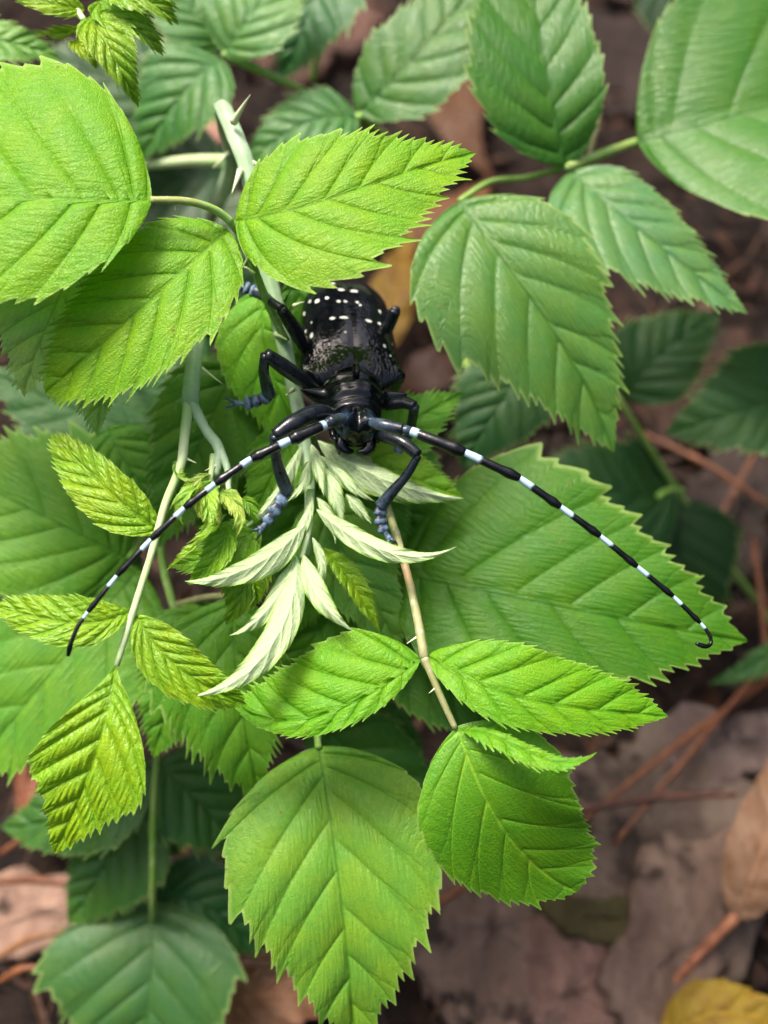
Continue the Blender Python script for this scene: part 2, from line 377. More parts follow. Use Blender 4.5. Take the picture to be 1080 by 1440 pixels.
def leaf(parent, pts, wl, wr, nrm=(0.0, 0.25, 1.0), fold=(8, 8), curl=(-14, -14), p=0.62, q=0.95, nv=8, res=1.0,
         teeth=1.1, quilt=0.25, tpv=3, corr=0.0, color=(0.2, 0.4, 0.02), mat='leaf', name='leaflet', twist=0.0, ripple=0.5,
         phi=(86, 40), loc=None, wworld=False, prof='ov', lobe=0.035):
    """one toothed, veined blade. pts = midrib (px, py, depth mm) base->tip; wl, wr = half widths in photo pixels"""
    if not wworld and mat != 'leaf_felt':      # blades arch only a little
        e0, e1 = np.array(pts[0][:2]), np.array(pts[-1][:2]); ll_ = np.linalg.norm(e1-e0)
        fl = [pts[0][2]+(pts[-1][2]-pts[0][2])*min(1, np.linalg.norm(np.array(q_[:2])-e0)/ll_) for q_ in pts]
        pts = [(q_[0], q_[1], f_+0.55*(q_[2]-f_)) for q_, f_ in zip(pts, fl)]
        curl = (curl[0]*0.4, curl[1]*0.4)
    W3 = np.array([at(*q_) for q_ in pts]) if not wworld else np.asarray(pts, float)
    NM = 80
    C0 = catmull(W3, NM); tp = np.linspace(0, 1, NM)
    C = np.stack([np.polyval(np.polyfit(tp, C0[:, i_], min(3, len(W3)-1)), tp) for i_ in range(3)], 1)
    L = np.linalg.norm(np.diff(C, axis=0), axis=1).sum()
    dz = pts[len(pts)//2][2] if not wworld else 0
    k = pxsize(dz) if not wworld else 1.0
    wl, wr = wl*k, wr*k
    n0 = cvec(*nrm) if not wworld else np.asarray(nrm, float)
    T, S, N = frames(C, n0)
    Tm = T*0.5+0.5*(C[-1]-C[0])/np.linalg.norm(C[-1]-C[0]); Tm /= np.linalg.norm(Tm, axis=1)[:, None]
    N = n0-(n0*Tm).sum(1)[:, None]*Tm; N /= np.linalg.norm(N, axis=1)[:, None]; S = np.cross(Tm, N)
    if twist:
        an = R(twist)*np.linspace(0, 1, NM)[:, None]
        S, N = S*np.cos(an)+N*np.sin(an), N*np.cos(an)-S*np.sin(an)
    rpv = max(6, int(round(22*res/2))*2)
    NR = nv*rpv+1
    NC = max(6, int(20*res))
    ph = np.linspace(0, nv, NR)
    prs = (prof, prof) if isinstance(prof, str) else prof
    seed = RNG.uniform(0, 100)
    tau = np.linspace(0, 1, NC+1)**0.85
    ys = np.sin(np.linspace(0, np.pi/2, 1500))**3
    sides = []
    for sgn, wd, fo, cu in ((-1, wl, fold[0], curl[0]), (1, wr, fold[1], curl[1])):
        wn = wd/L
        xo = wn*profile(prs[0] if sgn < 0 else prs[1])(ys)
        sg = np.r_[0, np.cumsum(np.hypot(np.diff(xo), np.diff(ys)))]; sg /= sg[-1]
        ct0, ct1 = 1/math.tan(R(phi[0])), 1/math.tan(R(phi[1]))
        st = np.clip(ys/0.5, 0, 1)
        ct = ct0+(ct1-ct0)*st
        mm = ys-np.minimum(xo*ct, 0.80*ys)
        mm = np.maximum.accumulate(mm)
        par = 0.55*sg+0.45*mm; par /= par[-1]
        a = ph/nv
        yo = np.interp(a, par, ys); xe = np.interp(a, par, xo); m = np.interp(a, par, mm)
        r = np.hypot(xe, yo-m); fi = np.arctan2(xe, np.maximum(yo-m, 1e-6))
        fi[-1] = fi[-2]; fi[0] = fi[1]
        # tooth profile along the margin
        pp = ph*tpv+(0.0 if sgn < 0 else 0.37)
        ti = np.floor(pp).astype(int); fr = pp-ti
        amp = RNG.uniform(0.35, 1.35, nv*tpv+3)
        amp[::tpv] *= 1.3
        vph = (ph+(0.0 if sgn < 0 else 0.5)) % 1
        saw = np.where(fr < 0.80, (fr/0.80)**1.4, 1-(fr-0.80)/0.20)
        td = teeth*MM/L*amp[ti]*saw*np.clip(r/0.12, 0.12, 1)+lobe*wn/0.3*np.where(vph < 0.12, 1-vph/0.12, ((vph-0.12)/0.88)**2)*np.clip(r/0.2, 0, 1)*RNG.uniform(0.6, 1.3, nv+2)[np.floor(ph).astype(int)]
        tt = tau[None, :]
        rt = r[:, None]*tt
        x = rt*np.sin(fi)[:, None]; y = m[:, None]+rt*np.cos(fi)[:, None]-0.16*r[:, None]*tt*(1-tt)
        tw = tt**5
        x = x+td[:, None]*tw*np.sin(fi-0.25)[:, None]; y = y+td[:, None]*tw*np.cos(fi-0.25)[:, None]
        x, y = x*L, y*L
        dxp, dyp = np.gradient(x, ph, axis=0), np.gradient(y, ph, axis=0)
        dirx, diry = np.sin(fi)[:, None], np.cos(fi)[:, None]
        perp = np.abs(dxp*diry-dyp*dirx)/MM
        pv = ph+(0.0 if sgn < 0 else 0.5)+np.interp(ph, np.arange(nv+1), RNG.uniform(-0.2, 0.2, nv+1))
        dp = np.abs((pv+0.5) % 1-0.5)[:, None]
        vd = dp*np.clip(perp, 0.05, 60)
        # forks of the side veins
        fk = pv[:, None]+0.36*np.clip((tt-0.45)/0.55, 0, 1)**1.2
        sd = np.abs((fk+0.5) % 1-0.5)*perp+np.where(tt < 0.5, (0.5-tt)*20, 0)
        fk2 = pv[:, None]+0.5*np.clip((tt-0.68)/0.32, 0, 1)
        sd = np.minimum(sd, np.abs((fk2+0.5) % 1-0.5)*perp+np.where(tt < 0.72, (0.72-tt)*20, 0)+0.03)
        B = np.abs(np.sin(np.pi*pv))[:, None]
        big = np.clip(perp/2.5, 0, 1)*np.clip(r/0.1, 0, 1)[:, None]
        h = quilt*(B**0.75-0.35)*big*np.clip(tt/0.12, 0, 1)*(1-0.55*tt**4)
        rmm = rt*L/MM
        if corr:
            h = h+corr*B*big*np.sin(2*np.pi*rmm/1.05+ph[:, None]*3.1+seed)*np.clip(tt/0.1, 0, 1)*(1-tt**6)
        h = h-0.11*np.exp(-(vd/0.26)**2)*np.clip(1.15-tt, 0, 1)*big-0.15*np.exp(-(x/MM/0.40)**2)
        h = h-0.07*np.exp(-(sd/0.2)**2)*big
        h = h+ripple*tt**2*(np.sin(ph[:, None]*1.7+seed+sgn)+0.6*np.sin(ph[:, None]*3.9+seed*2))*np.clip(r/0.15, 0, 1)[:, None]*0.6
        th0, kp = R(fo), R(cu)/max(wd, 1e-6)
        if abs(kp) < 1e-3*1: kp = 1e-2
        lat = (np.sin(th0+kp*x)-np.sin(th0))/kp
        ver = (np.cos(th0)-np.cos(th0+kp*x))/kp
        # keep the visible half width
        lat = lat/max(0.35, math.cos(th0+R(cu)*0.5))**0.9
        sides.append((x, y, lat*sgn, ver+h*MM, vd, np.abs(x)/MM, sd, np.broadcast_to(tt, x.shape), np.broadcast_to(pv[:, None], x.shape), rmm))
    def cat(i, neg=False):
        l, r_ = sides[0][i], sides[1][i]
        return np.concatenate([l[:, :0:-1], r_], axis=1)
    y = cat(1); lat = cat(2); ver = cat(3); vd = cat(4); md = cat(5); sd = cat(6); ta = cat(7); pv = cat(8); rmm = cat(9)
    xs = np.concatenate([-sides[0][0][:, :0:-1], sides[1][0]], axis=1)
    u = np.clip(y/L, 0, 1.02)*(NM-1)
    i0 = np.clip(u.astype(int), 0, NM-2); fr = (u-i0)[..., None]
    ip = lambda A: A[i0]*(1-fr)+A[i0+1]*fr
    V = ip(C)+lat[..., None]*ip(S)+ver[..., None]*ip(N)
    nr, nc = lat.shape
    ii, jj = np.meshgrid(np.arange(nr-1), np.arange(nc-1), indexing='ij')
    v0 = ii*nc+jj
    F = np.stack([v0, v0+1, v0+nc+1, v0+nc], -1).reshape(-1, 4)
    V = V.reshape(-1, 3)
    off = offs(parent)
    if parent is None: off = C[0] if loc is None else np.asarray(loc, float)
    me = bpy.data.meshes.new(name)
    me.vertices.add(len(V)); me.vertices.foreach_set('co', (V-off).astype(np.float32).ravel())
    me.loops.add(len(F)*4); me.loops.foreach_set('vertex_index', F.astype(np.int32).ravel())
    me.polygons.add(len(F)); me.polygons.foreach_set('loop_start', np.arange(0, len(F)*4, 4, dtype=np.int32))
    me.update(calc_edges=True)
    me.polygons.foreach_set('use_smooth', np.ones(len(F), bool))
    me.materials.append(M[mat])
    lv = F.ravel()
    for nm, A, B_ in (('flat', xs/MM, y/MM), ('vein', pv, rmm)):
        uv = me.uv_layers.new(name=nm)
        uv.data.foreach_set('uv', np.stack([A.ravel()[lv], B_.ravel()[lv]], -1).astype(np.float32).ravel())
    o = bpy.data.objects.new(name, me); COL.objects.link(o)
    for nm, A in (('vd', vd), ('md', md), ('sd', sd), ('tau', ta)): fattr(o, nm, A)
    if parent is not None: o.parent = parent
    else: o.location = off
    o.color = (*color, 1.0)
    return o

def vary(c, s=0.08):
    f = 1+RNG.uniform(-s, s); return (c[0]*f*(1+RNG.uniform(-s, s)), c[1]*f, c[2]*f)
HERO = (0.165, 0.370, 0.014); BRIGHT = (0.245, 0.440, 0.018); FRESH = (0.095, 0.290, 0.022)
MID = (0.075, 0.215, 0.035); DARK = (0.035, 0.120, 0.030); SHEEN = (0.075, 0.20, 0.055)

def px_tube(name, pts, rpx, mat, parent, **k):
    P = [at(*q_) for q_ in pts]
    rr = [r*pxsize(pts[min(len(pts)-1, int(i*len(pts)/len(rpx)))][2]) for i, r in enumerate(rpx)]
    return tube(name, P, rr, M[mat], parent, **k)
def thorn(parent, base, tip, r=3.2, bend=(0, 0)):
    mid = tuple((base[i]+tip[i])/2+(bend[i] if i < 2 else 0) for i in range(3))
    return px_tube('thorn', [base, mid, tip], [r, r*0.5, 0.4], 'thorn', parent, nseg=8, n=10)
def compound(plant, pts, rpx, mat='petiole'):
    return px_tube('compound_leaf', pts, rpx, mat, plant, nseg=10, n=30, bumps=0.03)

# ------------------------------------------------------------------ ground
def hnoise(x, y):
    return (np.sin(x*61+1.3)*np.cos(y*47+0.4)*0.5+np.sin(x*131+y*97)*0.28+np.cos(x*211-y*173+2)*0.18)
def build_ground():
    # fine near the plant, coarse out to the horizon: one sheet
    near = np.linspace(-0.4, 0.4, 161); far = np.geomspace(0.45, 200, 26)
    ax = np.r_[-far[::-1], near, far]
    X, Y = np.meshgrid(ax, ax, indexing='ij')
    fade = np.clip(1.5-np.maximum(np.abs(X), np.abs(Y))*2.2, 0, 1)
    Z = (hnoise(X, Y)*0.0045+RNG.normal(size=X.shape)*0.0007)*fade-0.001
    n = len(ax); V = np.stack([X, Y, Z], -1).reshape(-1, 3)
    ii, jj = np.meshgrid(np.arange(n-1), np.arange(n-1), indexing='ij'); v0 = ii*n+jj
    F = np.stack([v0, v0+n, v0+n+1, v0+1], -1).reshape(-1, 4)
    return tag(mesh_obj('ground', V, F, M['soil']), kind='structure')
build_ground()
# unseen ring of leaves, added around the plants to block the low sky
def unseen_undergrowth():
    n = 9000
    an = RNG.uniform(0, 2*np.pi, n); top = 0.95+0.3*np.sin(an*3+1)+0.25*np.sin(an*7+2)
    rd = RNG.uniform(1.25, 2.3, n); z = RNG.uniform(0.0, 1, n)**0.8*top
    c = np.stack([rd*np.cos(an), rd*np.sin(an)+0.05, z], -1)
    d = RNG.normal(size=(n, 3)); d[:, 2] -= 0.5; d /= np.linalg.norm(d, axis=1)[:, None]
    e = np.cross(d, RNG.normal(size=(n, 3))); e /= np.linalg.norm(e, axis=1)[:, None]
    L = RNG.uniform(0.07, 0.16, n)[:, None]
    k = np.cross(d, e)*L*0.12
    V = np.stack([c-d*L, c+e*L*0.45-k, c+d*L, c-e*L*0.45-k, c+k], 1).reshape(-1, 3)
    b0 = np.arange(n)*5
    F = np.concatenate([np.stack([b0+i, b0+(i+1) % 4, b0+4], -1) for i in range(4)])
    o = mesh_obj('unseen_undergrowth', V, F, M['unseen_undergrowth'])
    tag(o, 'ring of dim green leaves added out of view to block the low sky', 'unseen_undergrowth', kind='stuff')
unseen_undergrowth()

# ------------------------------------------------------------------ main shoot (the beetle's)
main = empty('bramble_shoot', on_ground(250, 330), 'arching bramble shoot with whitish thorny stem that the black beetle clings to', 'bramble', 'bramble shoots')
px_tube('cane', [(255, 400, 125), (285, 330, 80), (325, 240, 42), (318, 180, 25), (313, 152, 15), (330, 190, 11), (350, 245, 10), (372, 360, 11), (392, 450, 11), (412, 540, 9), (426, 610, 7), (436, 690, 5), (430, 780, 2)],
        [13, 13, 13, 12, 12, 13, 13, 12, 12, 12, 11, 9, 5], 'cane', main, nseg=20, n=110, bumps=0.02, ridge=0.07)
for bq, tq, r in (((328, 172, 9), (352, 133, 4), 6), ((338, 240, 9), (326, 272, 5), 5), ((352, 226, 10), (368, 234, 9), 4), ((388, 470, 10), (404, 478, 4), 4),
                  ((412, 548, 6), (402, 556, 1), 4), ((322, 215, 30), (300, 236, 28), 4), ((414, 430, 10), (428, 424, 8), 3.5), ((440, 650, 4), (452, 656, 2), 3)):
    thorn(main, bq, tq, r)
cl = compound(main, [(402, 480, 9), (372, 415, 5), (345, 345, 0), (325, 312, -4)], [6, 6, 5.5, 5.5])
px_tube('petiolule', [(325, 312, -4), (300, 294, -6), (262, 283, -8), (212, 281, -9)], [6, 5.5, 5.5, 5], 'petiole', cl, nseg=10, n=24)
thorn(cl, (350, 360, 0), (338, 382, 0), 2.5); thorn(cl, (247, 285, -8), (246, 296, -8), 2); thorn(cl, (358, 385, 2), (330, 378, 1), 2.5, (0, -6))
leaf(cl, [(330, 311, -4), (430, 290, -12), (537, 253, -10), (670, 213, -2)], 108, 122, (0.0, 0.35, 1), (4, 4), (-26, -30), 0.60, 0.80, 8, 1.2, 1.7, 0.35, color=HERO, phi=(88, 38), lobe=0.05)
leaf(cl, [(321, 322, -4), (238, 396, -10), (148, 478, -10), (62, 553, -3)], 96, 88, (-0.1, 0.3, 1), (3, 8), (-26, -22), 0.60, 0.78, 8, 1.2, 1.8, 0.35, color=HERO, phi=(86, 38), prof='blunt')
leaf(cl, [(213, 281, -9), (74, 277, -14), (-80, 271, -12), (-330, 258, 0)], 150, 228, (0.0, 0.30, 1), (2, 2), (-30, -34), 0.60, 0.85, 10, 1.2, 2.2, 0.4, lobe=0.02, color=(0.145, 0.365, 0.009), phi=(86, 44))
# broad leaves lying along the stem under the beetle
c2 = compound(main, [(398, 430, 14), (385, 418, 15), (372, 408, 16)], [4, 4, 4])
leaf(c2, [(368, 404, 15), (372, 490, 12), (400, 570, 13), (440, 665, 16)], 36, 66, (-0.2, 0.2, 1), (10, 6), (-10, -18), 0.6, 0.9, 7, 0.9, 1.0, 0.25, color=(0.16, 0.42, 0.025))
c3 = compound(main, [(420, 590, 10), (416, 598, 11), (412, 606, 11)], [4, 4, 4])
leaf(c3, [(412, 600, 11), (392, 650, 9), (372, 690, 9), (350, 738, 11)], 40, 40, (-0.1, 0.1, 1), (8, 8), (-10, -14), 0.6, 0.8, 6, 0.8, 1.0, 0.2, color=(0.16, 0.42, 0.025))
leaf(c2, [(395, 420, 18), (415, 400, 19), (430, 450, 20), (430, 545, 20)], 36, 40, (0.1, 0.2, 1), (6, 6), (-10, -10), 0.6, 0.9, 6, 0.7, 1.0, 0.2, color=FRESH)
c4 = compound(main, [(425, 610, 9), (450, 622, 14), (470, 628, 16)], [4, 4, 4])
leaf(c4, [(470, 650, 17), (540, 618, 17), (600, 580, 18), (652, 552, 20)], 55, 55, (0.1, 0.3, 1), (6, 6), (-10, -10), 0.6, 0.8, 7, 0.8, 1.3, 0.2, color=(0.12, 0.36, 0.025))
leaf(c4, [(480, 628, 12), (540, 655, 10), (600, 680, 10), (652, 700, 12)], 50, 26, (0.1, 0.4, 1), (4, 10), (-20, -10), 0.6, 0.75, 7, 0.8, 1.2, 0.2, color=HERO)
leaf(c4, [(436, 700, 12), (480, 770, 14), (530, 850, 15), (564, 925, 17)], 62, 66, (0.1, 0.2, 1), (8, 8), (-12, -12), 0.62, 0.7, 8, 0.9, 0.9, 0.25, color=(0.17, 0.38, 0.07))
leaf(c4, [(462, 636, 20), (500, 690, 19), (530, 745, 20), (552, 815, 23)], 70, 60, (0.1, 0.2, 1), (6, 6), (-12, -12), res=0.8, teeth=1.2, color=FRESH)
leaf(c4, [(452, 690, 22), (440, 760, 22), (425, 830, 22), (405, 900, 24)], 66, 60, (0.1, 0.2, 1), (6, 6), (-12, -12), res=0.8, teeth=1.2, color=(0.08, 0.25, 0.02))
leaf(c4, [(500, 630, 27), (545, 690, 26), (590, 750, 26), (640, 810, 28)], 80, 76, (0.1, 0.2, 1), (6, 6), (-12, -12), res=0.7, teeth=1.2, color=(0.06, 0.225, 0.018))
leaf(c4, [(480, 830, 26), (455, 875, 24), (425, 920, 24), (392, 970, 27)], 60, 62, (0.1, 0.2, 1), (6, 6), (-12, -12), res=0.7, teeth=1.2, color=(0.08, 0.25, 0.02))
# the unfolding tip: felted leaflets that show their pale undersides
tip = compound(main, [(436, 690, 3), (434, 740, 1), (424, 785, -1)], [7, 6, 4], 'petiole_pale')
UNDER = (0.1, -0.2, -1.0)
def felt(pts, wl, wr, **k):
    d = dict(nrm=UNDER, fold=(16, 16), curl=(18, 18), p=0.75, q=0.9, nv=9, res=0.7, teeth=0.8, quilt=0.18, tpv=2, color=(0.22, 0.46, 0.04), mat='leaf_felt', phi=(56, 18), corr=0.0, prof='lance', lobe=0.0)
    d.update(k); return leaf(tip, pts, wl, wr, **d)
felt([(432, 736, 0), (385, 778, -4), (335, 806, -5), (260, 820, -3)], 18, 22)
felt([(420, 782, -1), (406, 850, -5), (380, 915, -8), (330, 956, -9), (270, 983, -8)], 24, 22)
felt([(418, 782, -1), (395, 830, -3), (365, 870, -4), (324, 895, -3)], 14, 15)
felt([(426, 780, -1), (438, 820, -4), (462, 858, -6), (496, 888, -5)], 15, 16)
felt([(444, 716, 1), (490, 750, -3), (550, 778, -5), (598, 782, -5), (642, 770, -4)], 16, 15)
felt([(438, 625, 3), (446, 655, 0), (452, 680, -1), (456, 698, -1)], 9, 9, nv=6)
felt([(452, 655, 3), (466, 685, 0), (476, 712, -1), (483, 740, -1)], 13, 13)
felt([(486, 695, 3), (500, 710, 1), (512, 724, 1), (522, 736, 1)], 8, 9, nv=6)
felt([(446, 620, 5), (510, 660, 3), (585, 690, 3), (652, 702, 5)], 26, 16, teeth=1.2)
felt([(424, 628, 5), (404, 668, 3), (378, 712, 2), (334, 748, 3)], 9, 11)
felt([(440, 700, 2), (428, 735, 0), (412, 770, -1), (404, 790, -1)], 8, 8, nv=6)
felt([(440, 755, 0), (452, 790, -1), (452, 815, -1), (446, 835, 0)], 7, 7, nv=6)
felt([(440, 640, 3), (432, 665, 1), (420, 690, 0), (404, 706, 0)], 8, 9, nv=6)
felt([(446, 700, 2), (462, 722, 0), (470, 745, -1), (472, 765, -1)], 8, 8, nv=6)
felt([(448, 640, 4), (478, 668, 2), (502, 690, 1), (528, 706, 2)], 10, 9, nv=7)
leaf(tip, [(452, 770, 4), (486, 806, 3), (512, 848, 3), (536, 892, 5)], 16, 15, (0.4, 0.2, 1), (20, 20), (0, 0), nv=8, res=0.7, teeth=1.0, color=BRIGHT, mat='leaf_young', prof='lance')
leaf(tip, [(352, 808, 1), (360, 825, 1), (360, 842, 2), (354, 858, 2)], 6, 7, (0.6, 0, 1), (50, 50), (0, 0), nv=6, res=0.6, teeth=1.0, color=BRIGHT, mat='leaf_young')
# lower compound leaf on a long brownish petiole
c5 = compound(main, [(500, 610, 14), (540, 700, 8), (568, 790, 2), (585, 860, -2), (597, 925, -5)], [5, 5.5, 6, 6, 7], 'petiole_brown')
px_tube('petiolule', [(597, 925, -5), (620, 980, -6), (640, 1024, -6)], [6, 5, 4.5], 'petiole_brown', c5, nseg=10, n=20)
thorn(c5, (588, 895, -3), (572, 905, -4), 2.5); thorn(c5, (575, 820, 1), (584, 828, 0), 2); thorn(c5, (612, 968, -6), (603, 975, -6), 2)
leaf(c5, [(592, 927, -5), (520, 975, -9), (455, 1004, -9), (395, 1014, -6), (322, 990, 0)], 27, 100, (0.0, 0.45, 1), (2, 4), (-24, -30), 0.70, 0.75, 8, 1.1, 0.9, 0.4, color=(0.135, 0.36, 0.012), phi=(76, 34), prof='boat')
leaf(c5, [(601, 925, -5), (676, 962, -12), (742, 985, -13), (836, 998, -9), (941, 1008, -2)], 74, 40, (0.0, 0.45, 1), (6, 2), (-30, -26), 0.66, 0.75, 8, 1.1, 1.2, 0.4, color=(0.135, 0.36, 0.012), phi=(72, 32), prof='boat')
leaf(c5, [(641, 1024, -6), (665, 1080, -10), (690, 1136, -10), (728, 1195, -6), (808, 1257, 2)], 118, 104, (-0.1, 0.25, 1), (2, -4), (-10, -20), 0.55, 0.60, 7, 1.1, 1.0, 0.15, color=(0.110, 0.32, 0.012), mat='leaf_pale_vein', phi=(80, 34), prof=('trunc', 'boat'), lobe=0.03)
leaf(c5, [(650, 1024, -7), (715, 1042, -12), (780, 1072, -13), (838, 1060, -13)], 10, 18, (0.0, 0.8, 1), (4, 4), (-40, -30), 0.6, 0.5, 6, 0.8, 1.3, 0.2, prof='boat', color=(0.135, 0.36, 0.012))
# broad old leaf on the right below the antenna
c6 = compound(main, [(470, 690, 16), (520, 760, 18), (556, 806, 19)], [6, 6, 5.5])
leaf(c6, [(556, 806, 19), (680, 832, 10), (815, 858, 8), (932, 882, 10), (1052, 902, 15)], 214, 140, (0.0, 0.35, 1), (6, 2), (-24, -22), 0.62, 0.80, 8, 1.2, 1.6, 0.5, color=(0.055, 0.185, 0.009), mat='leaf_mature', phi=(88, 42), prof='ov')
leaf(c6, [(545, 860, 26), (620, 940, 22), (690, 1000, 22), (758, 1046, 26)], 70, 75, (0.0, 0.3, 1), (4, 4), (-16, -16), 0.62, 0.8, 8, 0.9, 1.2, 0.4, color=MID, mat='leaf_mature')

# ------------------------------------------------------------------ side shoot with ribbed young leaflets (under the other antenna)
side = empty('bramble_shoot', on_ground(300, 480), 'pale forked side shoot with ribbed yellow-green young leaflets under the left antenna', 'bramble', 'bramble shoots')
px_tube('cane', [(300, 330, 60), (285, 420, 22), (275, 495, 8), (269, 545, 4), (268, 568, 3)], [13, 12, 11, 10, 12], 'cane', side, nseg=20, n=40, bumps=0.02, ridge=0.06)
thorn(side, (281, 516, 6), (313, 540, 4), 3.5); thorn(side, (276, 470, 9), (262, 486, 8), 3)
cs = compound(side, [(265, 566, 3), (260, 610, 1), (254, 655, -1), (232, 710, -3), (214, 775, -5), (188, 858, -7), (164, 936, -8)], [8, 7, 6, 5.5, 5, 5, 4], 'petiole_pale')
thorn(cs, (262, 645, 0), (276, 651, -1), 2.5); thorn(cs, (246, 690, -2), (238, 698, -2), 2)
YV = dict(mat='leaf_young', quilt=0.5, corr=0.14, nv=9, phi=(62, 30), tpv=2, teeth=0.9, prof='boat')
leaf(cs, [(183, 862, -7), (130, 876, -11), (80, 873, -12), (-12, 852, -7)], 34, 36, (0.0, 0.35, 1), (10, 10), (-26, -26), 0.62, 0.72, color=BRIGHT, **YV)
leaf(cs, [(190, 866, -7), (225, 915, -10), (272, 955, -10), (346, 992, -5)], 36, 38, (0.05, 0.3, 1), (14, 6), (-24, -24), 0.66, 0.85, color=BRIGHT, **YV)
leaf(cs, [(163, 936, -8), (142, 1035, -13), (112, 1120, -11), (76, 1202, -6)], 84, 82, (0.05, 0.25, 1), (12, 10), (-24, -24), 0.95, 0.95, color=(0.245, 0.46, 0.018), **{**YV, 'phi': (60, 40), 'res': 1.2, 'quilt': 0.6, 'prof': 'kite', 'lobe': 0.03})
leaf(cs, [(226, 748, -3), (180, 715, -6), (125, 664, -5), (71, 609, 0)], 44, 32, (-0.1, 0.2, 1), (10, 10), (-22, -20), 0.66, 0.92, color=BRIGHT, **YV)
# fork with the bud of curled leaflets
cb = compound(side, [(269, 566, 3), (290, 605, 2), (308, 632, 1), (303, 668, 0)], [9, 7, 8, 5], 'cane')
px_tube('petiolule', [(309, 632, 1), (320, 660, 0), (322, 690, -1), (332, 716, -2)], [7, 5, 4, 3], 'cane', cb, nseg=10, n=16)
thorn(cb, (304, 655, 0), (288, 662, -1), 3)
px_tube('petiolule', [(300, 640, 1), (296, 672, -1), (290, 700, -2)], [5, 4, 3], 'petiole_pale', cb, nseg=8, n=12)
def bud(pts, w1, w2, nrm=(0.3, 0.1, 1), fo=(35, 35), col=(0.36, 0.52, 0.10), **k):
    d = dict(mat='leaf_young', quilt=0.3, corr=0.1, nv=6, res=0.7, phi=(55, 26), tpv=2, teeth=0.8, color=col); d.update(k)
    return leaf(cb, pts, w1, w2, nrm, fo, (10, 10), 0.7, 0.8, **d)
bud([(256, 646, 0), (248, 660, -2), (258, 672, -3), (274, 676, -3)], 6, 6)
bud([(290, 680, -1), (276, 700, -3), (258, 702, -3), (246, 694, -2)], 9, 8, (-0.4, 0.3, 1))
bud([(298, 672, -1), (284, 690, -4), (280, 716, -4), (292, 738, -3)], 8, 9)
bud([(310, 690, -1), (318, 705, -3), (326, 715, -4), (338, 724, -4)], 8, 7, (-0.5, 0.2, 1), col=(0.42, 0.55, 0.16))
bud([(303, 690, 0), (300, 716, -2), (306, 735, -3), (312, 748, -2)], 10, 8, col=(0.34, 0.50, 0.09))
bud([(296, 665, -1), (276, 676, -3), (262, 690, -3), (268, 706, -3)], 6, 6, (-0.3, 0.4, 1), col=(0.42, 0.55, 0.16))
bud([(318, 722, -1), (296, 748, -4), (266, 775, -5), (232, 802, -3)], 12, 10, (-0.6, 0.6, 0.6), (30, 30), col=BRIGHT, nv=10, teeth=1.1)
bud([(366, 742, 3), (325, 765, 0), (285, 785, 0), (236, 796, 2)], 36, 30, (0, 0.3, 1), (6, 6), col=(0.19, 0.43, 0.022), nv=8, res=0.9)
bud([(340, 700, 1), (352, 712, 0), (356, 722, 0), (362, 738, 1)], 8, 8, (0.2, 0.2, 1), col=(0.20, 0.40, 0.03))

bud([(306, 676, -2), (290, 700, -6), (296, 726, -7), (280, 752, -6)], 13, 12, (0.3, 0.3, 1), (25, 25), col=(0.28, 0.52, 0.07))
bud([(312, 690, -2), (330, 706, -5), (338, 730, -6), (332, 756, -5)], 12, 12, (-0.2, 0.2, 1), (25, 25), col=(0.38, 0.54, 0.12))
bud([(284, 682, -2), (264, 694, -5), (252, 716, -5), (256, 738, -4)], 10, 11, (-0.3, 0.4, 1), (25, 25), col=(0.30, 0.52, 0.07))
bud([(320, 740, 0), (310, 770, -3), (290, 800, -3), (262, 822, 0)], 22, 20, (0.0, 0.3, 1), (14, 14), col=(0.21, 0.45, 0.025), nv=8, res=0.9)
bud([(352, 760, 4), (348, 800, 2), (338, 840, 2), (318, 880, 5)], 34, 34, (0.0, 0.3, 1), (8, 8), col=(0.20, 0.40, 0.03), nv=8, res=0.9)
# ------------------------------------------------------------------ shoot behind: soft broad leaves on the left
lefts = empty('bramble_shoot', on_ground(60, 560), 'low bramble shoot with broad soft green leaves behind the ribbed leaflets on the left', 'bramble', 'bramble shoots')
px_tube('cane', [(120, 480, 100), (170, 600, 60), (215, 700, 34), (230, 800, 26), (250, 870, 24)], [8, 8, 7, 7, 6], 'petiole', lefts, nseg=10, n=30)
LM = dict(mat='leaf_mature', res=0.7, teeth=1.8, quilt=0.35, lobe=0.05)
c = compound(lefts, [(215, 720, 33), (200, 755, 30), (182, 785, 27)], [5, 5, 5])
leaf(c, [(182, 785, 27), (100, 745, 22), (10, 700, 22), (-110, 640, 28)], 120, 130, (0.0, 0.3, 1), (4, 4), (-22, -22), 0.6, 0.9, color=(0.105, 0.29, 0.022), **LM)
leaf(c, [(196, 800, 27), (110, 900, 20), (40, 985, 19), (-60, 1110, 24)], 120, 118, (0.0, 0.3, 1), (4, 4), (-22, -22), 0.6, 0.9, color=(0.115, 0.31, 0.028), **LM)
leaf(c, [(200, 790, 34), (120, 810, 31), (40, 815, 31), (-80, 810, 34)], 70, 75, (0.0, 0.3, 1), (4, 4), (-20, -20), 0.6, 0.9, color=MID, **LM)
c = compound(lefts, [(250, 850, 24), (290, 840, 18), (324, 838, 14)], [5, 5, 5], 'petiole_brown')
leaf(c, [(324, 840, 14), (330, 930, 10), (345, 1030, 10), (368, 1128, 14)], 62, 120, (0.0, 0.25, 1), (4, 4), (-18, -24), 0.6, 0.85, color=(0.105, 0.29, 0.022), **LM)
leaf(c, [(305, 850, 20), (270, 920, 17), (240, 990, 17), (214, 1066, 20)], 80, 66, (0.0, 0.25, 1), (4, 4), (-18, -20), 0.6, 0.85, color=(0.105, 0.29, 0.022), **LM)
c = compound(lefts, [(215, 700, 34), (225, 690, 30), (232, 700, 27)], [4, 4, 4])
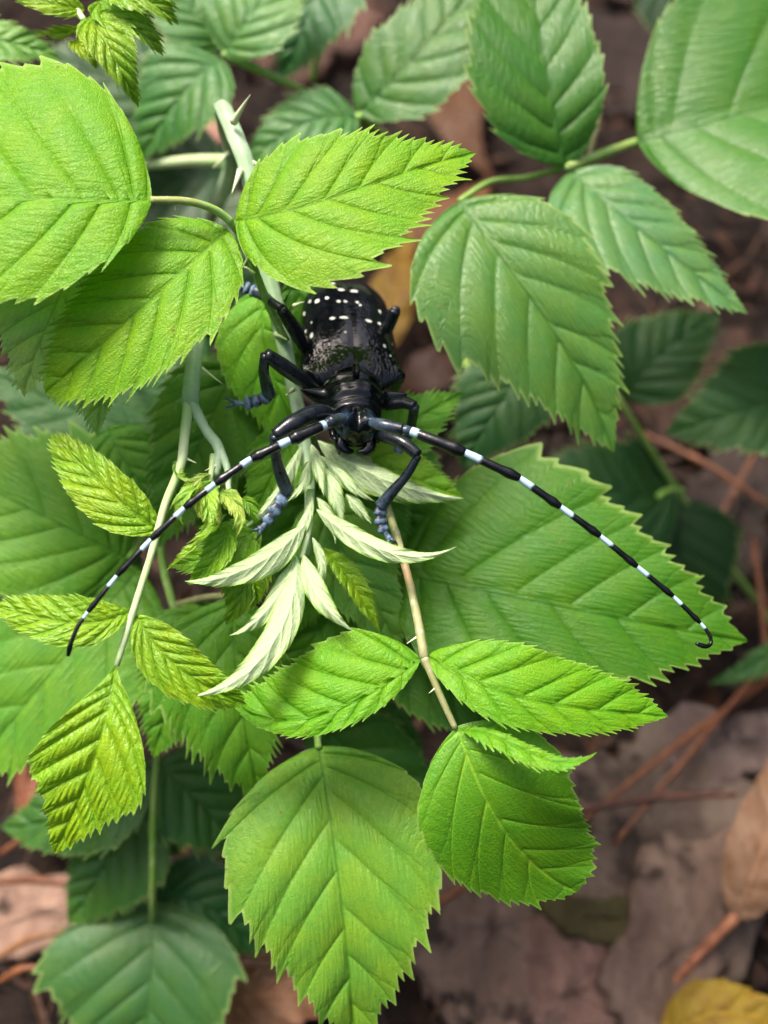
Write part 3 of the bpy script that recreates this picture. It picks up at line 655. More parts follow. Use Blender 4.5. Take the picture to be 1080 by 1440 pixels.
leaf(c, [(340, 500, 20), (300, 580, 17), (265, 660, 17), (222, 770, 20)], 85, 78, (0.0, 0.25, 1), (4, 4), (-18, -18), 0.6, 0.85, color=(0.085, 0.245, 0.02), **LM)
leaf(c, [(150, 600, 26), (175, 650, 22), (205, 690, 22), (240, 760, 25)], 50, 48, (0.0, 0.25, 1), (4, 4), (-14, -14), 0.6, 0.85, color=(0.11, 0.32, 0.03), **LM)
leaf(c, [(350, 600, 26), (345, 690, 24), (350, 780, 24), (345, 860, 26)], 80, 80, (0.0, 0.25, 1), (4, 4), (-14, -14), 0.6, 0.85, color=(0.085, 0.24, 0.028), **LM)
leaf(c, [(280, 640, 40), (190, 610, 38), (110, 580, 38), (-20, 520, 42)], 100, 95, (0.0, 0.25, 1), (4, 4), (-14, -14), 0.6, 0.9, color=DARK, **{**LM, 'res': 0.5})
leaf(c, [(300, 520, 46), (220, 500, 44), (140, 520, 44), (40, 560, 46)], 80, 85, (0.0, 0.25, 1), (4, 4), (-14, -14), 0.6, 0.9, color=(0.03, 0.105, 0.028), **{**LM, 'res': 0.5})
# pale pair peeping out under the hero leaves
c = compound(lefts, [(200, 560, 60), (160, 470, 22), (130, 400, 10), (118, 352, 6)], [5, 5, 4, 4])
leaf(c, [(118, 345, 4), (82, 420, -1), (54, 485, -1), (32, 558, 3)], 74, 110, (-0.1, 0.45, 1), (4, 4), (-16, -20), 0.6, 0.8, mat='leaf_pale', res=0.8, teeth=1.3, quilt=0.3, color=(0.36, 0.58, 0.17))
leaf(c, [(150, 440, 6), (146, 500, 2), (142, 555, 2), (137, 615, 4)], 30, 64, (0.0, 0.45, 1), (4, 4), (-14, -16), 0.6, 0.75, mat='leaf_pale', res=0.8, teeth=1.3, quilt=0.3, color=(0.36, 0.58, 0.17))

# ------------------------------------------------------------------ low leaf hanging at the bottom centre
low = empty('bramble_shoot', on_ground(420, 900), 'single large drooping light green bramble leaf at the bottom centre', 'bramble', 'bramble shoots')
px_tube('cane', [(400, 850, 100), (415, 920, 55), (430, 980, 28), (447, 1030, 15)], [7, 7, 6, 5], 'petiole', low, nseg=10, n=24)
c = compound(low, [(447, 1028, 16), (447, 1042, 13), (448, 1052, 12)], [5, 5, 5])
leaf(c, [(448, 1050, 12), (470, 1190, 2), (486, 1320, 2), (500, 1472, 10)], 150, 150, (0.0, 0.30, 1), (8, 8), (-10, -10), 0.60, 0.86, 8, 1.1, 1.4, 0.5, color=(0.160, 0.365, 0.038), mat='leaf_mature', phi=(76, 38), lobe=0.045)
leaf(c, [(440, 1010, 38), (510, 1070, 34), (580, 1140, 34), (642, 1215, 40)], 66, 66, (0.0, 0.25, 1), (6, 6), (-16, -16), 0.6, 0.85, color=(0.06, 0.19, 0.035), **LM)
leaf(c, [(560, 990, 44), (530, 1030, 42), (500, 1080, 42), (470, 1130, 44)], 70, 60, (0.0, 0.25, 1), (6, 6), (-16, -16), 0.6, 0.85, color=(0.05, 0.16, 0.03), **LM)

# ------------------------------------------------------------------ right-hand shoot behind: three big sheeny leaflets
rt = empty('bramble_shoot', on_ground(900, 160), 'taller bramble shoot with big sheeny leaves behind the beetle at the upper right', 'bramble', 'bramble shoots')
px_tube('cane', [(1010, 160, 165), (960, 180, 110), (910, 196, 60), (897, 200, 50)], [8, 8, 7, 6], 'petiole', rt, nseg=10, n=24)
c = compound(rt, [(900, 199, 48), (860, 212, 42), (800, 234, 38)], [7, 7, 7])
px_tube('petiolule', [(800, 234, 38), (740, 250, 44), (690, 256, 42), (647, 282, 31)], [5, 4.5, 4.5, 4.5], 'petiole', c, nseg=10, n=20)
SH = dict(mat='leaf_sheen', res=0.8, teeth=1.9, quilt=0.42, lobe=0.04)
leaf(c, [(647, 282, 24), (693, 350, 18), (750, 420, 16), (830, 557, 20), (864, 636, 24)], 112, 146, (0.0, 0.35, 1), (9, 9), (-22, -24), 0.60, 0.88, color=(0.082, 0.215, 0.034), phi=(80, 36), **SH)
leaf(c, [(804, 241, 38), (854, 284, 30), (928, 346, 28), (1052, 442, 30)], 66, 104, (0.0, 0.6, 1), (8, 8), (-22, -22), 0.62, 0.72, color=(0.090, 0.225, 0.070), phi=(72, 36), **SH)
leaf(c, [(797, 234, 38), (784, 167, 32), (768, 90, 30), (735, -150, 42)], 110, 72, (0.05, 0.35, 1), (12, 12), (-12, -12), 0.60, 0.85, color=(0.045, 0.165, 0.016), phi=(80, 38), **SH)
leaf(c, [(896, 199, 46), (963, 183, 38), (1035, 160, 36), (1420, 70, 54)], 200, 205, (0.0, 0.35, 1), (14, 12), (-8, -8), 0.60, 0.90, color=(0.050, 0.175, 0.014), phi=(82, 46), **SH)
c = compound(rt, [(540, 190, 75), (520, 178, 62), (505, 163, 54)], [6, 6, 6])
leaf(c, [(504, 160, 54), (570, 96, 47), (633, 25, 46), (710, -70, 56)], 66, 76, (0.0, 0.35, 1), (6, 6), (-20, -20), 0.6, 0.85, color=(0.062, 0.18, 0.032), **SH)
leaf(c, [(505, 166, 54), (450, 168, 50), (400, 188, 50), (338, 240, 54)], 58, 48, (0.0, 0.3, 1), (6, 6), (-20, -20), 0.6, 0.85, color=(0.06, 0.19, 0.04), **SH)

# ------------------------------------------------------------------ upper left shoots
ul = empty('bramble_shoot', on_ground(340, 60), 'blurred bramble shoot with dull green leaves behind the stem top at upper left', 'bramble', 'bramble shoots')
px_tube('cane', [(440, 140, 170), (435, 136, 100), (430, 130, 62), (380, 105, 55), (316, 78, 52)], [8, 8, 7, 6, 6], 'petiole', ul, nseg=10, n=30)
px_tube('compound_leaf', [(318, 226, 46), (270, 226, 50), (205, 232, 56)], [9, 8, 7], 'petiole_pale', ul, nseg=10, n=16)
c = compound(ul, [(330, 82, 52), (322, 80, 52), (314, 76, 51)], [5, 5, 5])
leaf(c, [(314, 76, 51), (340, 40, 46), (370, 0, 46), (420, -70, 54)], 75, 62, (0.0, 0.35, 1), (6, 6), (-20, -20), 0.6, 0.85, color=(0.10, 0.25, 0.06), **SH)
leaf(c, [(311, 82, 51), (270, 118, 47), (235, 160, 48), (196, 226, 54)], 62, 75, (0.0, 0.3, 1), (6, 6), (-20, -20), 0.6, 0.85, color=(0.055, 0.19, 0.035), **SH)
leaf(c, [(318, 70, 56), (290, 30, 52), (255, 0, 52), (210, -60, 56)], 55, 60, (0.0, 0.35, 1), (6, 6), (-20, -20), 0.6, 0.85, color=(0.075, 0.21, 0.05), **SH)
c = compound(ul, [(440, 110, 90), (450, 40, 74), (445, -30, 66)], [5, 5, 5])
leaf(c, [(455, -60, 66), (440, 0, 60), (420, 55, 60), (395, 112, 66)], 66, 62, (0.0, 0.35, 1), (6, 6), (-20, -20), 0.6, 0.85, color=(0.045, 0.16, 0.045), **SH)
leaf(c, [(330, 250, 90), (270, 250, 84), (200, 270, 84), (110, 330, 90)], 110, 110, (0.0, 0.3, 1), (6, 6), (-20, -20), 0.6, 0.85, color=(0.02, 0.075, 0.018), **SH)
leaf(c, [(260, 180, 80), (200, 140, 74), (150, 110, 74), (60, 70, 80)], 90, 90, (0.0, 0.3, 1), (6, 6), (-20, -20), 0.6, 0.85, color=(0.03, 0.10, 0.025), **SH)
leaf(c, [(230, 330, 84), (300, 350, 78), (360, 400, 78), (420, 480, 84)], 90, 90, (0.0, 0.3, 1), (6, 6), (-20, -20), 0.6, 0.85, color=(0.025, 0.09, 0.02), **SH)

tl = empty('bramble_shoot', on_ground(60, -40), 'bright young folded bramble shoot tip at the top left corner', 'bramble', 'bramble shoots')
px_tube('cane', [(40, -60, 150), (60, -50, 70), (85, -10, 20), (112, 22, 8)], [9, 8, 7, 5], 'petiole_pale', tl, nseg=10, n=30)
c = compound(tl, [(105, 10, 9), (112, 20, 7), (118, 28, 6)], [5, 5, 4], 'petiole_pale')
YF = dict(mat='leaf_young', quilt=0.7, corr=0.14, nv=8, phi=(52, 24), tpv=2, teeth=1.1, res=0.9)
leaf(c, [(122, 22, 6), (150, 60, 0), (170, 100, 0), (195, 150, 6)], 40, 30, (0.1, 0.3, 1), (14, 14), (-20, -20), 0.7, 0.8, color=(0.23, 0.42, 0.025), **YF)
leaf(c, [(138, 0, 8), (170, 25, 3), (200, 45, 3), (230, 78, 7)], 38, 32, (0.2, 0.4, 1), (14, 14), (-20, -20), 0.7, 0.8, color=(0.21, 0.41, 0.03), **YF)
leaf(c, [(118, 12, 8), (85, 8, 4), (50, -2, 4), (8, -12, 8)], 24, 26, (0.0, 0.4, 1), (14, 14), (-20, -20), 0.7, 0.8, color=(0.24, 0.43, 0.025), **YF)
leaf(c, [(150, -20, 6), (190, -8, 2), (220, 8, 2), (252, 34, 6)], 40, 34, (0.1, 0.4, 1), (14, 14), (-20, -20), 0.7, 0.8, color=(0.19, 0.39, 0.03), **YF)
leaf(c, [(104, 56, 8), (114, 66, 6), (124, 78, 6), (138, 96, 8)], 12, 12, (0.1, 0.3, 1), (20, 20), (-10, -10), 0.7, 0.7, color=(0.36, 0.52, 0.02), **YF)
leaf(c, [(112, 40, 10), (90, 46, 8), (70, 47, 8), (48, 46, 10)], 9, 9, (0.1, 0.3, 1), (14, 14), (-10, -10), 0.7, 0.7, color=(0.27, 0.46, 0.02), **YF)
c = compound(tl, [(60, -50, 70), (-20, 10, 40), (-60, 40, 30)], [5, 5, 4])
leaf(c, [(-60, 40, 30), (-20, 55, 26), (30, 62, 26), (86, 82, 30)], 34, 40, (0.0, 0.35, 1), (6, 6), (-20, -20), 0.6, 0.8, color=(0.11, 0.29, 0.035), **SH)

# ------------------------------------------------------------------ lower left: dark seedling near the ground
ll = empty('bramble_shoot', on_ground(215, 1270), 'dark blurred low bramble sprout with upright thin stem at the bottom left', 'bramble', 'bramble shoots')
px_tube('cane', [(216, 1310, 62), (215, 1270, 46), (215, 1180, 40), (217, 1110, 36), (222, 1050, 34)], [5, 5, 5, 5, 5], 'petiole', ll, nseg=10, n=24)
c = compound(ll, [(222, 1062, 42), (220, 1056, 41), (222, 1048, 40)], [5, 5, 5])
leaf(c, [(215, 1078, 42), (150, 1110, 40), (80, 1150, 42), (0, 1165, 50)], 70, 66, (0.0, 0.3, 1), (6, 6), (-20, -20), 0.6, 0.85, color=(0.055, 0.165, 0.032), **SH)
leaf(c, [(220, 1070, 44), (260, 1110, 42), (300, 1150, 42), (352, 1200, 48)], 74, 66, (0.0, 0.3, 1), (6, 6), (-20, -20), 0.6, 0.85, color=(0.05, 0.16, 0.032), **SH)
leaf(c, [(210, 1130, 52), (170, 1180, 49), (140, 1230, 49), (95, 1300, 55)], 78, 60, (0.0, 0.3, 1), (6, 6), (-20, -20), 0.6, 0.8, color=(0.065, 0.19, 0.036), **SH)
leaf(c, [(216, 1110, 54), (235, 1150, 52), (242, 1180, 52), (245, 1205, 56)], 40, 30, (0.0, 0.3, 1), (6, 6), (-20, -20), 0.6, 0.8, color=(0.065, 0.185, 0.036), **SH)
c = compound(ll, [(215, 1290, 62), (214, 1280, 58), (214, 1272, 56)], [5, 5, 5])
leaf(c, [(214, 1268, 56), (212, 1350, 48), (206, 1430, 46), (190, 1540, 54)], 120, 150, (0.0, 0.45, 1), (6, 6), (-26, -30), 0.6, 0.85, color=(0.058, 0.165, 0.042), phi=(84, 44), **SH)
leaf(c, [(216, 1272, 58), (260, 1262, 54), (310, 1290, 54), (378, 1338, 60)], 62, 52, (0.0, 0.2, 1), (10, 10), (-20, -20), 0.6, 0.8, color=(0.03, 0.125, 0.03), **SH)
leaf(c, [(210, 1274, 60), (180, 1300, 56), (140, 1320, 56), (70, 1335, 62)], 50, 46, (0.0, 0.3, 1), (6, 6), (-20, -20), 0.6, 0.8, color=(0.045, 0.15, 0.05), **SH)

# ------------------------------------------------------------------ dim plants near the ground on the right
rd = empty('bramble_shoot', on_ground(880, 700), 'dim low bramble sprout with dark leaves beyond the right antenna', 'bramble', 'bramble shoots')
px_tube('cane', [(1090, 880, 115), (1000, 760, 96), (920, 640, 82), (870, 560, 74)], [5, 5, 5, 4], 'petiole', rd, nseg=10, n=24)
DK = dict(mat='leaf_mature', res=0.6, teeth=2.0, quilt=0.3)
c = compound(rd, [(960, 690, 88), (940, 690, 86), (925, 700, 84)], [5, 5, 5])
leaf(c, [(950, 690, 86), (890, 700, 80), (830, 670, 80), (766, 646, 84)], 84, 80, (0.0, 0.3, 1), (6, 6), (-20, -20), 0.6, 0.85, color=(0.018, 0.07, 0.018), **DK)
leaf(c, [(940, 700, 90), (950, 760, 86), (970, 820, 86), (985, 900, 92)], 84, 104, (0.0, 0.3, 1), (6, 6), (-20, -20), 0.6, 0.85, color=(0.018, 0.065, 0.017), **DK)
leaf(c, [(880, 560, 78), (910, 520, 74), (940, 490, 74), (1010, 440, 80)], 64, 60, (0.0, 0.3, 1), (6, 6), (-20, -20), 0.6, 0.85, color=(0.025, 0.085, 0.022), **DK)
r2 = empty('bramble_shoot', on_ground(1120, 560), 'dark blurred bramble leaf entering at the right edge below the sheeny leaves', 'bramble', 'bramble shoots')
px_tube('cane', [(1180, 600, 130), (1150, 580, 90), (1110, 570, 70)], [5, 5, 5], 'petiole', r2, nseg=10, n=16)
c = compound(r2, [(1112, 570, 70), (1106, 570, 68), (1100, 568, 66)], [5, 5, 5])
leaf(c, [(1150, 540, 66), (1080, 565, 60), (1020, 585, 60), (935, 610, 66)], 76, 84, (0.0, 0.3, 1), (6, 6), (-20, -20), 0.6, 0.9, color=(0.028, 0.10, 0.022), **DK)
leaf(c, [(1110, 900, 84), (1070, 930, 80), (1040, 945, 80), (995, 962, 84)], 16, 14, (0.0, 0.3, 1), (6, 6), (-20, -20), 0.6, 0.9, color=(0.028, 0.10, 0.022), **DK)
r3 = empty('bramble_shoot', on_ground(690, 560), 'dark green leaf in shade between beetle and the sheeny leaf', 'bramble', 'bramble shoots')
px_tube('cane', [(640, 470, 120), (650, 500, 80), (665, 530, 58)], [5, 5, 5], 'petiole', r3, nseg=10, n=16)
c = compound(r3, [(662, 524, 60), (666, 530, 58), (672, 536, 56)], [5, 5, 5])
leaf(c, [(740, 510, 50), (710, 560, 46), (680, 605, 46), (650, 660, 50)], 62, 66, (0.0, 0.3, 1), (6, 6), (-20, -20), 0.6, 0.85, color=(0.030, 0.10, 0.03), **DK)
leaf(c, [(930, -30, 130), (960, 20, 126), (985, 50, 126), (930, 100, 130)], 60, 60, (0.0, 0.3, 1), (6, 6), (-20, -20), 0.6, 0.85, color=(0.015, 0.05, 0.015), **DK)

# pale dry grass head standing in the gap between the right-hand leaflets
gs = px_tube('grass_head', [(826, 226, 44), (832, 205, 46), (838, 175, 48), (844, 140, 52)], [2.5, 4.5, 5, 1.5], 'petiole_brown', None, nseg=10, n=22, bumps=0.25)
tag(gs, 'small pale dry grass head in the gap between the upper right leaflets', 'grass head')

# ------------------------------------------------------------------ beetle
# local frame (mm): +y forward (head), +z back, +x the beetle's right (image left, it faces us)
B_T = at(500, 525, 6)                       # front middle of the wing cases, underneath
fw = at(497, 606, -4)-at(474, 392, 22); fw /= np.linalg.norm(fw)
dn = cvec(0.13, 0.74, 0.67); dn = dn-fw*np.dot(dn, fw); dn /= np.linalg.norm(dn)
rx = np.cross(fw, dn)
B_O = at(499, 507, 5.5)-dn*4.4*MM
def bl(P): P = np.asarray(P, float)*MM; return B_O+P[..., :1]*rx+P[..., 1:2]*fw+P[..., 2:3]*dn
beetle = empty('longhorn_beetle', B_O, 'black longhorn beetle with white spots and long banded antennae on bramble stem', 'beetle')

def shell_attrs(o, spot=None, blue=None, gran=None):
    n = len(o.data.vertices)
    fattr(o, 'spot', np.zeros(n) if spot is None else spot)
    fattr(o, 'blue', np.zeros(n) if blue is None else blue)
    fattr(o, 'gran', np.zeros(n) if gran is None else gran)
# wing cases
SPOTS = [(467, 447, 1.0, .55), (483, 446, 1.4, .55), (477, 424, .6, .45), (485, 424, .6, .4), (446, 423, .85, .8), (436, 424, .6, .6), (460, 419, .6, .6), (438, 407, .6, .7), (480, 407, 1.1, .55), (431, 409, .5, .7), (438, 472, .7, 1.1), (428, 441, .5, .9), (430, 466, .4, .7), (438, 453, .35, .4),
         (518, 451, 1.2, .6), (534, 455, .6, .6), (498, 409, 1.3, .6), (503, 425, .5, .5), (507, 429, .5, .4), (526, 431, .6, .7), (534, 438, .5, .8), (490, 398, .8, .4), (541, 486, .5, .7), (552, 484, .3, .6), (485, 467, .45, .4), (468, 399, .8, .5), (450, 398, .8, .5),
         (431, 485, .3, 1.0), (549, 500, .4, .4)]
def elytron(sg):
    nv_, nu = 150, 90
    v = np.linspace(0, 1, nv_)[:, None]; u = np.linspace(0, 1, nu)[None]
    Le = 25.5
    hw = 7.6*(1-0.12*v)*np.clip(1-((v-0.62).clip(0)/0.385)**2.6, 0, 1)**0.5*np.clip((v+0.03)/0.08, 0, 1)**0.28
    hh = 5.4*(0.84+0.16*np.sin(np.clip(v/0.4, 0, 1)*np.pi/2))*np.clip(1-((v-0.55).clip(0)/0.455)**2.4, 0, 1)**0.5*(1-np.exp(-(v+0.002)/0.085))**0.42
    th = u*R(112)+0.002
    ex = 0.78
    x = hw*np.sign(np.sin(th))*np.abs(np.sin(th))**ex
    z = hh*np.sign(np.cos(th))*np.abs(np.cos(th))**ex
    y = 0.9-Le*v+0.9*np.sin(np.clip(u*1.5, 0, 1)*np.pi)*np.clip(1-v*9, 0, 1)
    # shoulder knob, base granules
    kb = 0.75*np.exp(-((u-0.60)/0.13)**2-((v-0.055)/0.05)**2)
    base = np.clip((0.24-v)/0.14, 0, 1)*np.clip((u-0.02)/0.1, 0, 1)*np.clip((1.0-u)/0.3, 0, 1)
    g0 = RNG.normal(size=(nv_, nu)); g0 = (g0+np.roll(g0, 1, 0)+np.roll(g0, 1, 1)+np.roll(g0, -1, 0)+np.roll(g0, -1, 1))/2.2
    gr = np.clip(g0, 0, 2.2)*base*0.11
    dent = -0.18*np.exp(-((u-0.36)/0.10)**2-((v-0.10)/0.09)**2)*np.clip(v/0.03, 0, 1)
    sut = -0.12*np.exp(-(u/0.02)**2)
    low = 0.06*np.sin(u*17+v*5)*np.clip(v*4, 0, 1)
    d = kb+gr+dent+sut+low+0.012*RNG.normal(size=(nv_, nu))
    x = x+d*np.sin(th); z = z+d*np.cos(th)
    x = np.broadcast_to(x, (nv_, nu)); z = np.broadcast_to(z, (nv_, nu)); y = np.broadcast_to(y, (nv_, nu))
    P = np.stack([(x-0.03)*sg, y, z], -1)
    W = bl(P.reshape(-1, 3))
    ii, jj = np.meshgrid(np.arange(nv_-1), np.arange(nu-1), indexing='ij'); v0 = ii*nu+jj
    F = np.stack([v0, v0+nu, v0+nu+1, v0+1], -1).reshape(-1, 4)
    if sg < 0: F = F[:, ::-1]
    o = mesh_obj('elytron', W, F, M['shell'], beetle)
    px = to_px(W); PL = P.reshape(-1, 3)
    vis = (np.arange(len(PL)) % nu)/nu < 0.93
    spot = np.zeros(len(PL))
    for sx, sy, ra, rb in SPOTS:
        d2 = np.hypot(px[:, 0]-sx, px[:, 1]-sy)+np.where(vis, 0, 99)
        k = np.argmin(d2)
        if d2[k] > 3.5: continue
        dd = PL-PL[k]
        e = np.hypot(np.hypot(dd[:, 0], dd[:, 2])/(ra*0.60), dd[:, 1]/(rb*0.72))
        spot = np.maximum(spot, np.clip(1.25-e, 0, 1))
    shell_attrs(o, spot, gran=np.broadcast_to(base, (nv_, nu)).ravel())
    return o
elytron(1); elytron(-1)

def loft(name, path, parent, mat, n=60, ns=48, ex=1.0, post=None, attrs=None):
    """path rows: y, z, half width, half height, tilt deg (of the ring plane towards -z)"""
    A = catmull(np.array(path, float), n)
    th = np.linspace(0, 2*np.pi, ns, endpoint=False)
    V = []
    for y, z, hw, hh, ti in A:
        c, s = math.cos(R(ti)), math.sin(R(ti))
        lx = hw*np.sign(np.cos(th))*np.abs(np.cos(th))**ex; lz = hh*np.sign(np.sin(th))*np.abs(np.sin(th))**ex
        V.append(np.stack([lx, y+lz*s, z+lz*c], -1))
    V = np.array(V); 
    if post is not None: V = post(V, th)
    F = []
    for i in range(n-1):
        for j in range(ns):
            k = (j+1) % ns; F.append((i*ns+j, i*ns+k, (i+1)*ns+k, (i+1)*ns+j))
    F.append(tuple(range(ns))[::-1]); F.append(tuple((n-1)*ns+j for j in range(ns)))
    P = V.reshape(-1, 3)
    o = mesh_obj(name, bl(P), F, mat, parent)
    return o, P
# abdomen and chest under the wing cases
o, P = loft('body', [(-21.5, 0.1, 0.8, 0.7, 0), (-19, -0.2, 3.2, 2.0, 0), (-12, -0.6, 5.3, 3.2, 0), (-4, -0.8, 5.6, 3.8, 0), (1.0, -0.6, 5.0, 4.0, 0), (3.2, -0.2, 4.2, 3.7, 0), (5.0, 0, 3.6, 3.3, 0)], beetle, M['shell']); shell_attrs(o)
# pronotum with side spines and a waisted collar
def pro_post(V, th):
    y = V[:, 0:1, 1]*0+V[..., 1]
    side = np.abs(np.cos(th))[None]
    up = np.sin(th)[None]
    sp = np.exp(-((V[..., 1]-3.9)/0.85)**2)*np.clip((side-0.80)/0.20, 0, 1)**1.5*np.exp(-((up+0.02)/0.42)**2)
    V[..., 0] += np.sign(V[..., 0])*sp*3.4; V[..., 2] += sp*1.4
    bumpy = 0.30*np.exp(-((V[..., 1]-5.2)/0.8)**2)*(np.exp(-((np.cos(th)[None]-0.45)/0.2)**2)+np.exp(-((np.cos(th)[None]+0.45)/0.2)**2)+0.9*np.exp(-((np.cos(th)[None])/0.16)**2))*(up > 0)
    V[..., 2] += bumpy+0.012*RNG.normal(size=V.shape[:2])*(up > 0)
    V[..., 2] += 0.05*np.sin(V[..., 1]*5.5)*(up > 0)
    return V
o, P = loft('pronotum', [(1.7, 0.1, 4.2, 3.6, 0), (2.2, 0.2, 4.5, 4.0, 0), (2.8, 0.2, 4.35, 3.85, 0), (3.4, 0.2, 4.2, 3.7, 0), (4.4, 0.3, 4.5, 4.1, 0), (5.8, 0.1, 4.2, 3.75, 0), (6.8, -0.1, 3.8, 3.3, 0), (7.2, -0.1, 3.95, 3.45, 0), (7.9, -0.2, 3.75, 3.15, 0), (8.1, -0.2, 3.3, 2.8, 0)], beetle, M['shell'], n=90, ns=96, post=pro_post)
shell_attrs(o, spot=np.clip(0.55*np.exp(-((P[:, 1]-2.2)/0.35)**2)*(np.abs(P[:, 0]) > 3.6)*(P[:, 2] > -1), 0, 1))
# scutellum
V, F, tt = tube_geo([bl((0, 3.2, 3.9)), bl((0, 1.8, 4.35)), bl((0, 0.3, 4.75))], [1.3*MM, 1.5*MM, 0.5*MM], nseg=12, n=10, ref=rx, flat=0.4)
o = mesh_obj('scutellum', V, F, M['shell'], beetle); shell_attrs(o)
# head: vertex, upright face, antenna sockets with the groove between them
def head_post(V, th):
    c = np.cos(th)[None]; up = np.sin(th)[None]
    yy, zz = V[..., 1], V[..., 2]
    tub = np.exp(-((np.abs(V[..., 0])-1.9)/0.75)**2-((yy-10.9)/0.9)**2)*(up > 0)
    V[..., 2] += tub*0.8; V[..., 1] += tub*0.7
    gro = np.exp(-(V[..., 0]/0.40)**2)*np.exp(-((yy-10.6)/1.6)**2)*(up > 0)
    V[..., 2] -= gro*0.75
    V += 0.010*RNG.normal(size=V.shape)
    return V
hd, P = loft('head', [(7.6, -0.2, 3.1, 2.9, 0), (8.8, 0.0, 3.3, 3.0, 0), (9.8, 0.3, 3.35, 2.7, 20), (10.3, 0.2, 3.2, 2.1, 45), (10.4, -0.4, 2.95, 1.7, 66), (10.4, -0.9, 2.7, 1.5, 80), (10.4, -1.2, 2.6, 1.4, 86)], beetle, M['shell'], n=70, ns=72, post=head_post)
shell_attrs(hd, blue=0.35*np.exp(-((np.abs(P[:, 0])-2.2)/0.8)**2-((P[:, 1]-11.0)/1.6)**2))
lab, P = loft('labrum', [(10.6, -1.2, 2.3, 1.25, 84), (10.7, -1.7, 2.2, 1.2, 86), (10.7, -2.1, 1.8, 1.0, 88)], hd, M['shell'], n=12, ns=32); shell_attrs(lab)
for sg in (1, -1):
    V, F, tt = tube_geo([bl((2.0*sg, 10.8, -1.3)), bl((2.1*sg, 11.5, -1.9)), bl((1.5*sg, 12.0, -2.4)), bl((0.3*sg, 12.1, -2.6))], [0.85*MM, 0.9*MM, 0.75*MM, 0.3*MM], nseg=14, n=20)
    o = mesh_obj('mandible', V, F, M['shell'], hd); shell_attrs(o)
    # kidney-shaped eye round the antenna socket
    ang = np.linspace(0, math.pi*1.25, 14)
    pts = [bl((sg*(3.0+0.28*math.sin(t_)), 10.6+1.25*math.cos(t_+0.7), -0.9-1.25*math.sin(t_+0.7)+0.9)) for t_ in ang]
    V, F, tt = tube_geo(pts, [0.3*MM, 0.55*MM, 0.6*MM, 0.7*MM, 0.3*MM], nseg=12, n=22, ref=rx)
    mesh_obj('eye', V, F, M['eye'], hd)
    # feelers under the jaw
    V, F, tt = tube_geo([bl((1.7*sg, 10.6, -2.2)), bl((2.2*sg, 11.0, -3.2)), bl((2.0*sg, 11.6, -3.5))], [0.28*MM, 0.26*MM, 0.3*MM], nseg=8, n=14)
    o = mesh_obj('palp', V, F, M['shell'], hd); shell_attrs(o)

def limb(name, pts, rpx, parent, band=None, blue=None, flat=1.0, n=26, nseg=14):
    P = [at(*q_) for q_ in pts]
    k = pxsize(np.mean([q_[2] for q_ in pts]))
    V, F, tt = tube_geo(P, [r*k for r in rpx], nseg=nseg, n=n, flat=flat)
    o = mesh_obj(name, V, F, M['limb'], parent)
    fattr(o, 'band', np.zeros(len(V)) if band is None else band(tt)); fattr(o, 'blue', np.zeros(len(V)) if blue is None else blue(tt))
    return o
basal = lambda e: (lambda t: np.clip((e-t)/0.16+0.4, 0, 1)*np.clip(t/0.03, 0.2, 1))
const = lambda c: (lambda t: np.full_like(t, c))
def antenna(scape, joints, r0, r1, bends=None):
    V0 = limb('antenna', scape, [7, 8.5, 9, 8.5, 9], beetle, blue=lambda t: 0.38*np.clip(1-t, 0, 1)+0.05)
    pj = joints[0]; sc = scape[-1]
    limb('antenna_segment', [sc, tuple((sc[i]+pj[i])/2 for i in range(3)), pj], [6.5, 7.5, 6], V0, blue=const(0.25), n=12)
    nseg = len(joints)-1
    for i in range(nseg):
        a_, b_ = joints[i], joints[i+1]
        if isinstance(a_, list): a_ = a_[-1]
        pts = b_ if isinstance(b_, list) else [a_, tuple(a_[k]*0.5+b_[k]*0.5+(0, 0, -0.35)[k] for k in range(3)), b_]
        if isinstance(b_, list): pts = [a_]+b_
        f = i/(nseg-1); rr = r0+(r1-r0)*f**0.6
        e = 0.16 if i == 0 else (0.31 if i < 7 else 0.18 if i == 7 else 0.05)
        limb('antenna_segment', pts, [rr*0.78, rr*0.88, rr*0.92, rr*0.94, rr*0.98, rr*1.22, rr*0.85], V0, band=basal(e))
    return V0
antenna([(523, 594, -4), (540, 598, -5.5), (566, 604, -6)],
        [(577, 606, -6), (653, 636, -7), (730, 672, -7), (787, 712, -6), (843, 753, -5), (895, 796, -4), (946, 838, -3), (984, 875, -2.5), [(996, 890, -2.5), (1000, 903, -2.5), (993, 909, -3), (979, 905, -3.5)]], 8.3, 3.0)
antenna([(482, 588, -4), (472, 591, -6), (464, 594, -7.5)],
        [(458, 597, -8), (408, 619, -10), (354, 645, -11), (303, 680, -12), (260, 714, -12.5), (213, 758, -13), (165, 809, -13.5), (124, 860, -14), [(110, 880, -14.5), (100, 904, -14.5), (96, 922, -14)]], 8.6, 3.2)

